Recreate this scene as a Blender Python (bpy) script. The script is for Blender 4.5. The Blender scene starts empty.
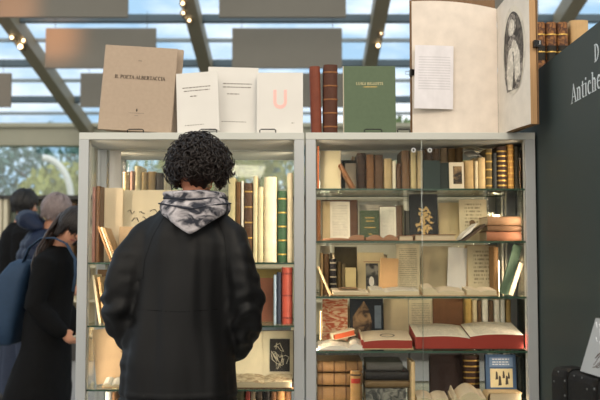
import bpy, bmesh, math, random
from mathutils import Vector, Matrix, Euler, noise
random.seed(7)
SC = bpy.context.scene
COL = SC.collection
PI = math.pi
R = math.radians
EYE = 1.32
FPX = 900.0
PITCH = math.atan(55 / FPX)

def P(px, py, Y):
    """world point seen at a pixel of the 600 x 400 frame, at world depth Y"""
    a, b = (px - 300) / FPX, (200 - py) / FPX
    dy = math.cos(PITCH) - b * math.sin(PITCH)
    dz = math.sin(PITCH) + b * math.cos(PITCH)
    k = Y / dy
    return Vector((a * k, Y, EYE + dz * k))

# ------------------------------------------------------------------ materials
MATS = {}
def lin(c):
    return tuple(((v / 255) / 12.92 if v / 255 <= .04045 else ((v / 255 + .055) / 1.055) ** 2.4) for v in c) + (1,)

def _new(name):
    m = bpy.data.materials.new(name); m.use_nodes = True
    nt = m.node_tree
    return m, nt, nt.nodes['Principled BSDF']

def mat(name, col, rough=.7, vary=.18, scale=30, bump=.15, metal=0, sheen=0, stretch=(1, 1, 1), spec=.4):
    """a worn single-colour surface: two close tones mixed by noise in object space, plus a fine bump"""
    if name in MATS: return MATS[name]
    m, nt, b = _new(name)
    N, L = nt.nodes, nt.links
    c = lin(col)
    tc = N.new('ShaderNodeTexCoord'); mp = N.new('ShaderNodeMapping'); mp.inputs['Scale'].default_value = stretch
    L.new(tc.outputs['Object'], mp.inputs['Vector'])
    nz = N.new('ShaderNodeTexNoise'); nz.inputs['Scale'].default_value = scale; nz.inputs['Detail'].default_value = 4
    L.new(mp.outputs['Vector'], nz.inputs['Vector'])
    mx = N.new('ShaderNodeMix'); mx.data_type = 'RGBA'
    mx.inputs[6].default_value = tuple(max(0, v * (1 - vary)) for v in c[:3]) + (1,)
    mx.inputs[7].default_value = tuple(min(1, v * (1 + vary)) for v in c[:3]) + (1,)
    L.new(nz.outputs['Fac'], mx.inputs[0]); L.new(mx.outputs[2], b.inputs['Base Color'])
    b.inputs['Roughness'].default_value = rough; b.inputs['Metallic'].default_value = metal
    b.inputs['Specular IOR Level'].default_value = spec
    if sheen: b.inputs['Sheen Weight'].default_value = sheen
    if bump:
        n2 = N.new('ShaderNodeTexNoise'); n2.inputs['Scale'].default_value = scale * 6
        L.new(mp.outputs['Vector'], n2.inputs['Vector'])
        bp = N.new('ShaderNodeBump'); bp.inputs['Strength'].default_value = bump; bp.inputs['Distance'].default_value = .002
        L.new(n2.outputs['Fac'], bp.inputs['Height']); L.new(bp.outputs['Normal'], b.inputs['Normal'])
    MATS[name] = m
    return m

def math_node(nt, op, a, b=None):
    n = nt.nodes.new('ShaderNodeMath'); n.operation = op
    for i, v in enumerate((a, b)):
        if v is None: continue
        if isinstance(v, (int, float)): n.inputs[i].default_value = v
        else: nt.links.new(v, n.inputs[i])
    return n.outputs[0]

def text_page(name, paper, ink=(60, 50, 40), lines=22, lo=(.14, .12), hi=(.86, .9), dens=.55, strength=.7):
    """paper printed with lines of type, laid out in the page's own UV"""
    if name in MATS: return MATS[name]
    m, nt, b = _new(name)
    N, L = nt.nodes, nt.links
    uv = N.new('ShaderNodeUVMap'); sp = N.new('ShaderNodeSeparateXYZ'); L.new(uv.outputs[0], sp.inputs[0])
    u, v = sp.outputs[0], sp.outputs[1]
    vl = math_node(nt, 'MULTIPLY', v, lines)
    fr = math_node(nt, 'FRACT', vl); fl = math_node(nt, 'FLOOR', vl)
    line = math_node(nt, 'MULTIPLY', math_node(nt, 'GREATER_THAN', fr, .3), math_node(nt, 'LESS_THAN', fr, .78))
    cb = N.new('ShaderNodeCombineXYZ')
    L.new(math_node(nt, 'MULTIPLY', u, 26), cb.inputs[0]); L.new(math_node(nt, 'MULTIPLY', fl, 7.31), cb.inputs[1])
    nz = N.new('ShaderNodeTexNoise'); nz.inputs['Scale'].default_value = 1; nz.inputs['Detail'].default_value = 1
    L.new(cb.outputs[0], nz.inputs['Vector'])
    word = math_node(nt, 'GREATER_THAN', nz.outputs['Fac'], 1 - dens)
    mg = math_node(nt, 'MULTIPLY', math_node(nt, 'MULTIPLY', math_node(nt, 'GREATER_THAN', u, lo[0]), math_node(nt, 'LESS_THAN', u, hi[0])),
                   math_node(nt, 'MULTIPLY', math_node(nt, 'GREATER_THAN', v, lo[1]), math_node(nt, 'LESS_THAN', v, hi[1])))
    k = math_node(nt, 'MULTIPLY', math_node(nt, 'MULTIPLY', math_node(nt, 'MULTIPLY', line, word), mg), strength)
    n2 = N.new('ShaderNodeTexNoise'); n2.inputs['Scale'].default_value = 4; n2.inputs['Detail'].default_value = 5
    L.new(uv.outputs[0], n2.inputs['Vector'])
    pm = N.new('ShaderNodeMix'); pm.data_type = 'RGBA'; c = lin(paper)
    pm.inputs[6].default_value = tuple(x * .8 for x in c[:3]) + (1,); pm.inputs[7].default_value = tuple(min(1, x * 1.12) for x in c[:3]) + (1,)
    L.new(n2.outputs['Fac'], pm.inputs[0])
    mx = N.new('ShaderNodeMix'); mx.data_type = 'RGBA'; mx.inputs[7].default_value = lin(ink)
    L.new(k, mx.inputs[0]); L.new(pm.outputs[2], mx.inputs[6]); L.new(mx.outputs[2], b.inputs['Base Color'])
    b.inputs['Roughness'].default_value = .75
    MATS[name] = m
    return m

def two_tone(name, c1, c2, scale=8, lo=.45, hi=.55, distort=1.5, stretch=(1, 1, 1), rough=.7, detail=4):
    """a patterned surface (marbled paper, tie-dye, printed picture): two colours split by distorted noise in object space"""
    if name in MATS: return MATS[name]
    m, nt, b = _new(name)
    N, L = nt.nodes, nt.links
    tc = N.new('ShaderNodeTexCoord'); mp = N.new('ShaderNodeMapping'); mp.inputs['Scale'].default_value = stretch
    L.new(tc.outputs['Object'], mp.inputs['Vector'])
    nz = N.new('ShaderNodeTexNoise'); nz.inputs['Scale'].default_value = scale; nz.inputs['Detail'].default_value = detail; nz.inputs['Distortion'].default_value = distort
    L.new(mp.outputs['Vector'], nz.inputs['Vector'])
    rp = N.new('ShaderNodeValToRGB'); e = rp.color_ramp.elements
    e[0].position, e[0].color = lo, lin(c1); e[1].position, e[1].color = hi, lin(c2)
    L.new(nz.outputs['Fac'], rp.inputs[0]); L.new(rp.outputs[0], b.inputs['Base Color'])
    b.inputs['Roughness'].default_value = rough
    MATS[name] = m
    return m

def edge_lines(name, col, rough=.8, freq=900, axis=0, vary=.25):
    """page edges: fine layered lines"""
    if name in MATS: return MATS[name]
    m, nt, b = _new(name)
    N, L = nt.nodes, nt.links
    tc = N.new('ShaderNodeTexCoord'); mp = N.new('ShaderNodeMapping')
    s = [6, 6, 6]; s[axis] = freq; mp.inputs['Scale'].default_value = s
    L.new(tc.outputs['Object'], mp.inputs['Vector'])
    nz = N.new('ShaderNodeTexNoise'); nz.inputs['Scale'].default_value = 1; L.new(mp.outputs['Vector'], nz.inputs['Vector'])
    mx = N.new('ShaderNodeMix'); mx.data_type = 'RGBA'; c = lin(col)
    mx.inputs[6].default_value = tuple(x * (1 - vary) for x in c[:3]) + (1,); mx.inputs[7].default_value = tuple(min(1, x * (1 + vary)) for x in c[:3]) + (1,)
    L.new(nz.outputs['Fac'], mx.inputs[0]); L.new(mx.outputs[2], b.inputs['Base Color'])
    b.inputs['Roughness'].default_value = rough
    MATS[name] = m
    return m

def glass(name, tint=(1, 1, 1), refl=.06, edge=.5, rough=0.0):
    """thin clear sheet: see-through with a mirror-like sheen that grows at grazing angles"""
    if name in MATS: return MATS[name]
    m = bpy.data.materials.new(name); m.use_nodes = True
    nt = m.node_tree; N, L = nt.nodes, nt.links
    N.remove(N['Principled BSDF']); out = N['Material Output']
    t = N.new('ShaderNodeBsdfTransparent'); t.inputs[0].default_value = tint + (1,)
    g = N.new('ShaderNodeBsdfGlossy'); g.inputs['Roughness'].default_value = rough; g.inputs[0].default_value = (1, 1, 1, 1)
    lw = N.new('ShaderNodeLayerWeight'); lw.inputs[0].default_value = .5
    pw = math_node(nt, 'POWER', lw.outputs['Facing'], 4.0)
    fac = math_node(nt, 'ADD', math_node(nt, 'MULTIPLY', pw, edge), refl)
    mx = N.new('ShaderNodeMixShader'); L.new(fac, mx.inputs[0]); L.new(t.outputs[0], mx.inputs[1]); L.new(g.outputs[0], mx.inputs[2])
    L.new(mx.outputs[0], out.inputs[0])
    MATS[name] = m
    return m

def emit(name, col, strength):
    if name in MATS: return MATS[name]
    m, nt, b = _new(name)
    b.inputs['Base Color'].default_value = lin(col); b.inputs['Emission Color'].default_value = lin(col); b.inputs['Emission Strength'].default_value = strength
    MATS[name] = m
    return m

# ------------------------------------------------------------------ mesh building
class MB:
    def __init__(s): s.v = []; s.f = []; s.m = []; s.uv = {}; s.slots = []
    def slot(s, m):
        if m not in s.slots: s.slots.append(m)
        return s.slots.index(m)
    def face(s, ids, m, uv=None):
        s.f.append(tuple(ids)); s.m.append(s.slot(m))
        if uv: s.uv[len(s.f) - 1] = uv
    def add(s, pts):
        b = len(s.v); s.v.extend(Vector(p) for p in pts); return b
    def box(s, x0, x1, y0, y1, z0, z1, m, front=None, fuv=True):
        b = s.add([(x0, y0, z0), (x1, y0, z0), (x1, y1, z0), (x0, y1, z0), (x0, y0, z1), (x1, y0, z1), (x1, y1, z1), (x0, y1, z1)])
        for q in ((3, 2, 1, 0), (4, 5, 6, 7), (1, 2, 6, 5), (2, 3, 7, 6), (3, 0, 4, 7)): s.face([b + i for i in q], m)
        s.face([b, b + 1, b + 5, b + 4], front or m, [(0, 0), (1, 0), (1, 1), (0, 1)])
        return s
    def prism(s, poly, z0, z1, m, axis='z'):
        """closed outline extruded along an axis; axis y: outline is (x, z)"""
        n = len(poly)
        def pt(p, h): return (p[0], p[1], h) if axis == 'z' else ((p[0], h, p[1]) if axis == 'y' else (h, p[0], p[1]))
        a = s.add([pt(p, z0) for p in poly]); b = s.add([pt(p, z1) for p in poly])
        s.face([a + i for i in range(n)][::-1], m); s.face([b + i for i in range(n)], m)
        for i in range(n):
            j = (i + 1) % n; s.face([a + i, a + j, b + j, b + i], m)
        return s
    def loft(s, rings, m, caps=True, closed=True):
        n = len(rings[0]); bs = [s.add(r) for r in rings]
        for a, b in zip(bs, bs[1:]):
            for i in range(n if closed else n - 1):
                j = (i + 1) % n; s.face([a + i, a + j, b + j, b + i], m)
        if caps:
            s.face([bs[0] + i for i in range(n)][::-1], m); s.face([bs[-1] + i for i in range(n)], m)
        return s
    def tube(s, pts, rad, m, n=10, ref=Vector((1, 0, 0)), round_caps=False):
        pts = [Vector(p) for p in pts]; rad = [(r, r) if isinstance(r, (int, float)) else r for r in rad]
        if round_caps:
            d0 = (pts[0] - pts[1]).normalized(); d1 = (pts[-1] - pts[-2]).normalized()
            r0, r1 = rad[0], rad[-1]; ap, ar, bp, br = [], [], [], []
            for k in (.985, .8, .45):
                c = math.sqrt(1 - k * k)
                ap.append(pts[0] + d0 * k * min(r0)); ar.append((r0[0] * c, r0[1] * c))
                bp.insert(0, pts[-1] + d1 * k * min(r1)); br.insert(0, (r1[0] * c, r1[1] * c))
            pts = ap + pts + bp; rad = ar + rad + br
        rings = []
        for i, p in enumerate(pts):
            t = (pts[min(i + 1, len(pts) - 1)] - pts[max(i - 1, 0)]).normalized()
            u = ref - t * ref.dot(t)
            if u.length < .15: u = Vector((0, 0, 1)) - t * t.z
            if u.length < .05: u = Vector((0, 1, 0)) - t * t.y
            u.normalize(); w = t.cross(u)
            rings.append([p + u * rad[i][0] * math.cos(2 * PI * k / n) + w * rad[i][1] * math.sin(2 * PI * k / n) for k in range(n)])
        return s.loft(rings, m)
    def ball(s, c, r, m, n=12, k=8, rot=None):
        c = Vector(c); r = (r, r, r) if isinstance(r, (int, float)) else r
        rings = []
        for i in range(k + 1):
            th = PI * (i + .08) / (k + .16) if i in (0, k) else PI * i / k
            if i == 0: th = .06
            if i == k: th = PI - .06
            ring = []
            for j in range(n):
                q = Vector((r[0] * math.sin(th) * math.cos(2 * PI * j / n), r[1] * math.sin(th) * math.sin(2 * PI * j / n), -r[2] * math.cos(th)))
                if rot: q = rot @ q
                ring.append(c + q)
            rings.append(ring)
        return s.loft(rings, m)
    def build(s, name, parent=None, smooth=False, bevel=0, loc=None, rot=None):
        me = bpy.data.meshes.new(name)
        me.from_pydata([tuple(p) for p in s.v], [], s.f)
        for m in s.slots: me.materials.append(m)
        me.polygons.foreach_set('material_index', s.m)
        if s.uv:
            ul = me.uv_layers.new(name='UVMap')
            for fi, uv in s.uv.items():
                for li, c in zip(me.polygons[fi].loop_indices, uv): ul.data[li].uv = c
        if smooth: me.polygons.foreach_set('use_smooth', [True] * len(s.f))
        me.update()
        o = bpy.data.objects.new(name, me); COL.objects.link(o)
        if parent: o.parent = parent
        if loc: o.location = loc
        if rot: o.rotation_euler = rot
        if bevel:
            b = o.modifiers.new('bevel', 'BEVEL'); b.width = bevel; b.segments = 2; b.limit_method = 'ANGLE'
        return o

def tag(o, label=None, cat=None, group=None, kind=None):
    if label: o['label'] = label
    if cat: o['category'] = cat
    if group: o['group'] = group
    if kind: o['kind'] = kind
    return o

def thing(name, label, cat, loc=(0, 0, 0), rot=(0, 0, 0), group=None):
    o = bpy.data.objects.new(name, None); COL.objects.link(o)
    o.empty_display_size = .05; o.location = loc; o.rotation_euler = rot
    return tag(o, label, cat, group)

def struct(name, mb, label=None, **k):
    o = mb.build(name, **k)
    return tag(o, label, None, None, 'structure')

def copy_tree(o, parent=None):
    c = o.copy(); COL.objects.link(c)
    if parent: c.parent = parent
    for ch in list(o.children): copy_tree(ch, c)
    return c

def solid_mesh(mb, name, mtl, voxel=.012, smooth_it=4, parent=None, disp=None, factor=.6):
    """melt overlapping closed volumes into one continuous surface, then smooth and displace it"""
    tmp = mb.build('melt')
    rm = tmp.modifiers.new('r', 'REMESH'); rm.mode = 'VOXEL'; rm.voxel_size = voxel
    sm = tmp.modifiers.new('s', 'SMOOTH'); sm.iterations = smooth_it; sm.factor = factor
    dg = bpy.context.evaluated_depsgraph_get(); dg.update()
    me = bpy.data.meshes.new_from_object(tmp.evaluated_get(dg))
    old = tmp.data
    bpy.data.objects.remove(tmp); bpy.data.meshes.remove(old)
    me.name = name
    if disp:
        ns = [(v.co.copy(), v.normal.copy()) for v in me.vertices]
        for v, (c, n) in zip(me.vertices, ns): v.co = c + n * disp(c, n)
    me.materials.clear(); me.materials.append(mtl)
    me.polygons.foreach_set('material_index', [0] * len(me.polygons))
    me.polygons.foreach_set('use_smooth', [True] * len(me.polygons))
    me.update()
    o = bpy.data.objects.new(name, me); COL.objects.link(o)
    if parent: o.parent = parent
    return o

def lettering(text, size, m, parent, loc, rot=(PI / 2, 0, 0), align='CENTER', sx=1, bold=0, name='lettering'):
    cu = bpy.data.curves.new(name, 'FONT'); cu.body = text; cu.size = size; cu.align_x = align; cu.extrude = .0003; cu.offset = bold
    cu.materials.append(m)
    tmp = bpy.data.objects.new('type', cu); COL.objects.link(tmp)
    dg = bpy.context.evaluated_depsgraph_get(); dg.update()
    me = bpy.data.meshes.new_from_object(tmp.evaluated_get(dg)); me.name = name
    bpy.data.objects.remove(tmp); bpy.data.curves.remove(cu)
    o = bpy.data.objects.new(name, me); COL.objects.link(o); o.parent = parent; o.location = loc; o.rotation_euler = rot; o.scale = (sx, 1, 1)
    return o

# palette
CREAM = (222, 208, 176); IVORY = (232, 226, 212); WHITE = (214, 210, 204)
paper = mat('paper ivory', IVORY, .8, .06, 12, .05)
paper_w = mat('paper white', WHITE, .7, .04, 12, .03)
edge_cream = edge_lines('page edges cream', (208, 189, 156))
edge_z = edge_lines('page edges layered', (214, 200, 165), axis=2)
edge_red = edge_lines('page edges stained red', (158, 58, 46), axis=2, vary=.2)
edge_orange = edge_lines('page edges stained orange', (205, 92, 50), axis=2, vary=.2)
ink = mat('printing ink', (52, 44, 38), .8, .1, 40, 0)
ink_soft = mat('faded printing ink', (120, 112, 104), .8, .1, 40, 0)
gilt = mat('gilt tooling', (196, 160, 84), .35, .2, 60, .1, metal=.6)
steel = mat('brushed steel', (170, 172, 172), .35, .05, 40, .05, metal=.9)
black_metal = mat('black wire', (28, 28, 28), .4, .05, 40, 0, metal=.4)
def leather(col, rough=.5): return mat('leather %d %d %d' % col, col, rough, .35, 28, .35, spec=.22)
def cloth(col): return mat('book cloth %d %d %d' % col, col, .8, .1, 60, .3)
def vellum(col): return mat('vellum %d %d %d' % col, col, .6, .2, 14, .15)
EXPOSURE, SKY, SKY_SUN, KEY, FILL, LEDW, REAR_FILL = 0.0, 1.6, 2.5, 44, 14, 3.6, 4
# ------------------------------------------------------------------ kinds of book (local frame: x width, y away from the viewer, z up)
def cover_spine(w, d, h, m, bands=0, bm=None, rib=True):
    mb = MB(); t = min(.003, w * .16); r = min(w * .32, .016); K = 8
    outer = [(0, d)] + [(w / 2 - w / 2 * math.cos(PI * i / K), r - r * math.sin(PI * i / K)) for i in range(K + 1)] + [(w, d)]
    inner = [(w - t, d)] + [(w / 2 + (w / 2 - t) * math.cos(PI * i / K), r + t * .3 - (r - t * .7) * math.sin(PI * i / K)) for i in range(K + 1)] + [(t, d)]
    n = len(outer); o0 = mb.add([(x, y, 0) for x, y in outer]); o1 = mb.add([(x, y, h) for x, y in outer])
    i0 = mb.add([(x, y, 0) for x, y in reversed(inner)]); i1 = mb.add([(x, y, h) for x, y in reversed(inner)])
    for k in range(n - 1):
        mb.face([o0 + k, o0 + k + 1, o1 + k + 1, o1 + k], m); mb.face([i0 + k + 1, i0 + k, i1 + k, i1 + k + 1], m)
        mb.face([o1 + k, o1 + k + 1, i1 + k + 1, i1 + k], m); mb.face([o0 + k + 1, o0 + k, i0 + k, i0 + k + 1], m)
    mb.face([o0, o1, i1, i0], m); mb.face([o0 + n - 1, i0 + n - 1, i1 + n - 1, o1 + n - 1], m)
    for b in range(bands):
        z = h * (.11 + .78 * b / max(1, bands - 1)); arc_strip(mb, w, r, z - .0025, z + .0025, .0018, bm or m)
    return mb

def arc_strip(mb, w, r, z0, z1, out, m, K=8, a0=0.0, a1=1.0):
    ring = []
    for i in range(K + 1):
        th = PI * (a0 + (a1 - a0) * i / K); c, s = math.cos(th), math.sin(th)
        ring.append((w / 2 - (w / 2 + out) * c, r - (r + out) * s))
    a = mb.add([(x, y, z0) for x, y in ring]); b = mb.add([(x, y, z1) for x, y in ring])
    base = [(w / 2 - w / 2 * math.cos(PI * (a0 + (a1 - a0) * i / K)), r - r * math.sin(PI * (a0 + (a1 - a0) * i / K))) for i in range(K + 1)]
    c0 = mb.add([(x, y, z0 - out * .6) for x, y in base]); c1 = mb.add([(x, y, z1 + out * .6) for x, y in base])
    for k in range(K):
        mb.face([a + k, a + k + 1, b + k + 1, b + k], m); mb.face([c0 + k, c0 + k + 1, a + k + 1, a + k], m); mb.face([b + k, b + k + 1, c1 + k + 1, c1 + k], m)

def spine_book(label, w, d, h, m, loc, rot=(0, 0, 0), bands=0, bm=None, plate=None, plate2=None, group=None, pages=None, cat='book'):
    t = thing('book', label, cat, loc, rot, group)
    cover_spine(w, d, h, m, bands, bm).build('cover', t, smooth=False)
    th = min(.003, w * .16); r = min(w * .32, .016)
    MB().box(th, w - th, r * .9, d - .005, .003, h - .003, pages or edge_cream).build('page_block', t)
    for k, pl in enumerate((plate, plate2)):
        if pl:
            f0 = (.66, .36)[k]; mb = MB(); arc_strip(mb, w, r, h * f0, h * (f0 + .13), .0009, pl, a0=.14, a1=.86)
            mb.build('title_label', t)
    return t

def cover_face(w, h, T, m, spine_m=None, side='l', tc=.0028):
    mb = MB(); sm = spine_m or m
    mb.box(0, w, 0, tc, 0, h, m); mb.box(0, w, T - tc, T, 0, h, m)
    r = T * .22; K = 8
    pts = [((-r * math.sin(PI * i / K)) if side == 'l' else (w + r * math.sin(PI * i / K)), T / 2 - T / 2 * math.cos(PI * i / K)) for i in range(K + 1)]
    q = [((x + tc if side == 'l' else x - tc), tc + (T - 2 * tc) * (y / T)) for x, y in pts]
    poly = pts + q[::-1]
    mb.prism(poly, 0, h, sm)
    return mb

def face_book(label, w, h, T, m, loc, rot=(0, 0, 0), side='l', spine_m=None, pages=None, group=None, bevel=0, cat='book', page_axis=1):
    t = thing('book', label, cat, loc, rot, group)
    cover_face(w, h, T, m, spine_m, side).build('cover', t, bevel=bevel)
    a, b = (.003, w - .005) if side == 'l' else (.005, w - .003)
    MB().box(a, b, .003, T - .003, .004, h - .004, pages or edge_cream).build('page_block', t)
    return t

def sheet_mesh(w, h, m_front, m_back=None, bow=0.0, th=.0012, n=8):
    mb = MB(); mbk = m_back or paper
    fr, bk = [], []
    for i in range(n + 1):
        s = i / n; y = -bow * math.sin(PI * s)
        fr.append((w * s, y)); bk.append((w * s, y + th))
    a = mb.add([(x, y, 0) for x, y in fr]); b = mb.add([(x, y, h) for x, y in fr]); c = mb.add([(x, y, 0) for x, y in bk]); d = mb.add([(x, y, h) for x, y in bk])
    for i in range(n):
        u0, u1 = i / n, (i + 1) / n
        mb.face([a + i, a + i + 1, b + i + 1, b + i], m_front, [(u0, 0), (u1, 0), (u1, 1), (u0, 1)])
        mb.face([c + i + 1, c + i, d + i, d + i + 1], mbk); mb.face([b + i, b + i + 1, d + i + 1, d + i], mbk); mb.face([a + i + 1, a + i, c + i, c + i + 1], mbk)
    mb.face([a, b, d, c], mbk); mb.face([a + n, c + n, d + n, b + n], mbk)
    return mb

def sheet(label, w, h, m, loc, rot=(0, 0, 0), bow=.004, name='print', cat='print', group=None, back=None):
    t = thing(name, label, cat, loc, rot, group)
    sheet_mesh(w, h, m, back, bow).build('sheet', t)
    return t

def flat_patch(parent, name, pts, m, y=-.0012, uv=None):
    """a printed picture lying on a page: outline (x, z) in the page's frame"""
    mb = MB(); a = mb.add([(x, y, z) for x, z in pts]); mb.face([a + i for i in range(len(pts))], m, uv)
    return mb.build(name, parent)

def rect(x0, x1, z0, z1): return [(x0, z0), (x1, z0), (x1, z1), (x0, z1)]
def oval(cx, cz, rx, rz, n=28): return [(cx + rx * math.cos(2 * PI * i / n), cz + rz * math.sin(2 * PI * i / n)) for i in range(n)]

def page_block(side, W, D, T, edge, top, n=14, bulge=.003, dip=.62):
    """half of an open book: x runs from the gutter (0) outward, y from the tail edge to the head, z up"""
    mb = MB(); pts = []
    for i in range(n + 1):
        s = i / n; z = T * (dip + (1 - dip) * (1 - (1 - s) ** 4)) + bulge * math.sin(PI * min(1, s * 1.15)) ** 1
        pts.append((side * W * s, max(z, .0015)))
    a = mb.add([(x, 0, z) for x, z in pts]); b = mb.add([(x, D, z) for x, z in pts]); c = mb.add([(x, 0, 0) for x, z in pts]); d = mb.add([(x, D, 0) for x, z in pts])
    for i in range(n):
        u0, u1 = i / n, (i + 1) / n
        if side < 0: u0, u1 = 1 - u0, 1 - u1
        q = [a + i, a + i + 1, b + i + 1, b + i]; uv = [(u0, 0), (u1, 0), (u1, 1), (u0, 1)]
        if side < 0: q, uv = q[::-1], uv[::-1]
        mb.face(q, top, uv)
        for q in ([c + i, c + i + 1, a + i + 1, a + i], [d + i + 1, d + i, b + i, b + i + 1], [c + i + 1, c + i, d + i, d + i + 1]):
            mb.face(q if side > 0 else q[::-1], edge)
    q = [a + n, c + n, d + n, b + n]; mb.face(q if side > 0 else q[::-1], edge)
    return mb

def open_book(label, Wl, Wr, D, Tl, Tr, loc, rot, cover_m, edge, top_l, top_r=None, group=None, bulge=.003, cover_t=.004, dip=.62, cat='book'):
    t = thing('open_book', label, cat, loc, rot, group)
    MB().box(-Wl - .006, Wr + .006, -.004, D + .004, -cover_t, 0, cover_m).build('cover', t)
    page_block(-1, Wl, D, Tl, edge, top_l, bulge=bulge, dip=dip).build('page_block', t)
    page_block(1, Wr, D, Tr, edge, top_r or top_l, bulge=bulge, dip=dip).build('page_block', t)
    return t
# ------------------------------------------------------------------ camera, world, light
cam = bpy.data.cameras.new('camera'); co = bpy.data.objects.new('camera', cam); COL.objects.link(co)
co.location = (0, 0, EYE); co.rotation_euler = (PI / 2 + PITCH, 0, 0)
cam.sensor_width = 36; cam.lens = FPX / 600 * 36; cam.clip_end = 300
cam.dof.use_dof = True; cam.dof.focus_distance = 3.66; cam.dof.aperture_fstop = 3.2
SC.camera = co
vs = SC.view_settings
vs.view_transform = 'Standard'; vs.look = 'None'; vs.gamma = 1; vs.use_curve_mapping = False; vs.exposure = EXPOSURE
SC.cycles.transparent_max_bounces = 40
SC.cycles.max_bounces = 8
SC.cycles.caustics_reflective = False; SC.cycles.caustics_refractive = False

w = bpy.data.worlds.new('sky'); SC.world = w; w.use_nodes = True
nt = w.node_tree; N, L = nt.nodes, nt.links; bg = N['Background']
tc = N.new('ShaderNodeTexCoord'); mp = N.new('ShaderNodeMapping'); mp.inputs['Scale'].default_value = (1, 1, 2.6); mp.inputs['Location'].default_value = (.3, .1, .4)
L.new(tc.outputs['Generated'], mp.inputs[0])
nz = N.new('ShaderNodeTexNoise'); nz.inputs['Scale'].default_value = 5.5; nz.inputs['Detail'].default_value = 6; nz.inputs['Roughness'].default_value = .55
L.new(mp.outputs[0], nz.inputs['Vector'])
rp = N.new('ShaderNodeValToRGB'); e = rp.color_ramp.elements
e[0].position, e[0].color = .42, (.33, .50, .67, 1); e[1].position, e[1].color = .64, (.92, .93, .95, 1)
L.new(nz.outputs['Fac'], rp.inputs[0])
sp = N.new('ShaderNodeSeparateXYZ'); L.new(tc.outputs['Generated'], sp.inputs[0])
r2 = N.new('ShaderNodeValToRGB'); r2.color_ramp.elements[0].position = .0; r2.color_ramp.elements[0].color = (0, 0, 0, 1); r2.color_ramp.elements[1].position = .02; r2.color_ramp.elements[1].color = (1, 1, 1, 1)
L.new(sp.outputs[2], r2.inputs[0])
mx = N.new('ShaderNodeMix'); mx.data_type = 'RGBA'; mx.inputs[6].default_value = (.13, .13, .11, 1)
L.new(r2.outputs[0], mx.inputs[0]); L.new(rp.outputs[0], mx.inputs[7]); L.new(mx.outputs[2], bg.inputs[0])
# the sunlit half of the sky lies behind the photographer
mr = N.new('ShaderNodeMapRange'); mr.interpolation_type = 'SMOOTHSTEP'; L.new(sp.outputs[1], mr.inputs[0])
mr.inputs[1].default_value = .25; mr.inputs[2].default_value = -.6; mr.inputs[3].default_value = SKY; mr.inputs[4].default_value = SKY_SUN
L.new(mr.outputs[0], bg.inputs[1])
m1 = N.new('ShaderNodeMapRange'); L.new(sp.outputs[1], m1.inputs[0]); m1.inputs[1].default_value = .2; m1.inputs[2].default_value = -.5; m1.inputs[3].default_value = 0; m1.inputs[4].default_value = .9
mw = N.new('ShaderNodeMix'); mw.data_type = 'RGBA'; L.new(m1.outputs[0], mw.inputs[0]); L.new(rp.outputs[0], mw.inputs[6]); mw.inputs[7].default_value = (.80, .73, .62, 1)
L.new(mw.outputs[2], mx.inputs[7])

def lamp(name, kind, loc, target, energy, col, size=1.0, size_y=None, spot=60, blend=.6):
    l = bpy.data.lights.new(name, kind); l.energy = energy; l.color = lin(col)[:3]
    o = bpy.data.objects.new(name, l); COL.objects.link(o); o.location = loc
    o.rotation_euler = (Vector(target) - Vector(loc)).to_track_quat('-Z', 'Y').to_euler()
    if kind == 'AREA':
        l.size = size
        if size < .1: l.spread = R(120)
        if size_y: l.shape = 'RECTANGLE'; l.size_y = size_y
    elif kind == 'SPOT': l.spot_size = R(spot); l.spot_blend = blend; l.shadow_soft_size = size
    else: l.shadow_soft_size = size
    return o
# added warm fill areas, up and behind the visitor, brightening the cabinet fronts
lamp('front_fill', 'AREA', (.9, .6, 3.7), (.3, 4.1, 1.3), KEY, (255, 236, 212), 1.2, .5)
lamp('side_fill', 'AREA', (-1.8, 1.2, 4.2), (-.4, 4.1, 1.5), FILL, (255, 240, 222), 1.2, .5)

# ------------------------------------------------------------------ hall
stone = mat('hall floor screed', (150, 148, 146), .5, .12, 3, .1)
paint = mat('grey painted steel', (146, 136, 114), .55, .08, 6, .05)
paint_l = mat('pale painted beam', (176, 174, 156), .6, .08, 6, .05)
roof_glass = glass('roof glazing', (.93, .96, .97), .03, .3)
pane_glass = glass('window glazing', (.92, .96, .96), .04, .4)
struct('floor', MB().box(-9, 9, -3, 16, -.1, 0, stone))
SL, ZE = .195, 3.6
def zr(y): return ZE + (16 - y) * SL
RD = .22
RX = [-6.15, -3.76, -1.37, 1.01, 3.40, 5.79]
for i, x in enumerate(RX):
    struct('roof_rafter', MB().prism([(-2, zr(-2)), (-2, zr(-2) - RD), (16, zr(16) - RD), (16, zr(16))], x - .09, x + .09, paint, 'x'))
yy = 16.0
while yy > -2:
    yy -= 1.45
    z = zr(yy)
    struct('roof_purlin', MB().prism([(yy - .04, z + .02), (yy + .04, z + .012), (yy + .04, z - .085), (yy - .04, z - .077)], -9, 9, mat('purlin blue grey', (92, 110, 124), .5, .08, 6, 0), 'x'))
    if yy > 6:
        y2 = yy + .72; z = zr(y2)
        struct('roof_glazing_bar', MB().prism([(y2 - .02, z + .02), (y2 + .02, z + .016), (y2 + .02, z - .03), (y2 - .02, z - .026)], -9, 9, mat('glazing bar grey', (150, 162, 172), .5, .08, 6, 0), 'x'))
mb = MB(); a = mb.add([(-9, -2, zr(-2) + .05), (9, -2, zr(-2) + .05), (9, 16.1, zr(16.1) + .05), (-9, 16.1, zr(16.1) + .05)]); mb.face([a, a + 1, a + 2, a + 3], roof_glass)
struct('ceiling', mb)
struct('trim_1', MB().box(-9, 9, 15.9, 16.2, P(0, 146, 16).z, P(0, 124, 16).z, paint_l).box(-9, 9, 15.85, 15.9, P(0, 128, 16).z, P(0, 124, 16).z, paint_l))
struct('wall_back', MB().box(-9, 9, 15.95, 16.15, 0, .45, paint_l).box(-9, 9, 15.9, 16.2, .45, .5, paint_l))
bays = [-8.9] + RX + [8.9]
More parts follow.
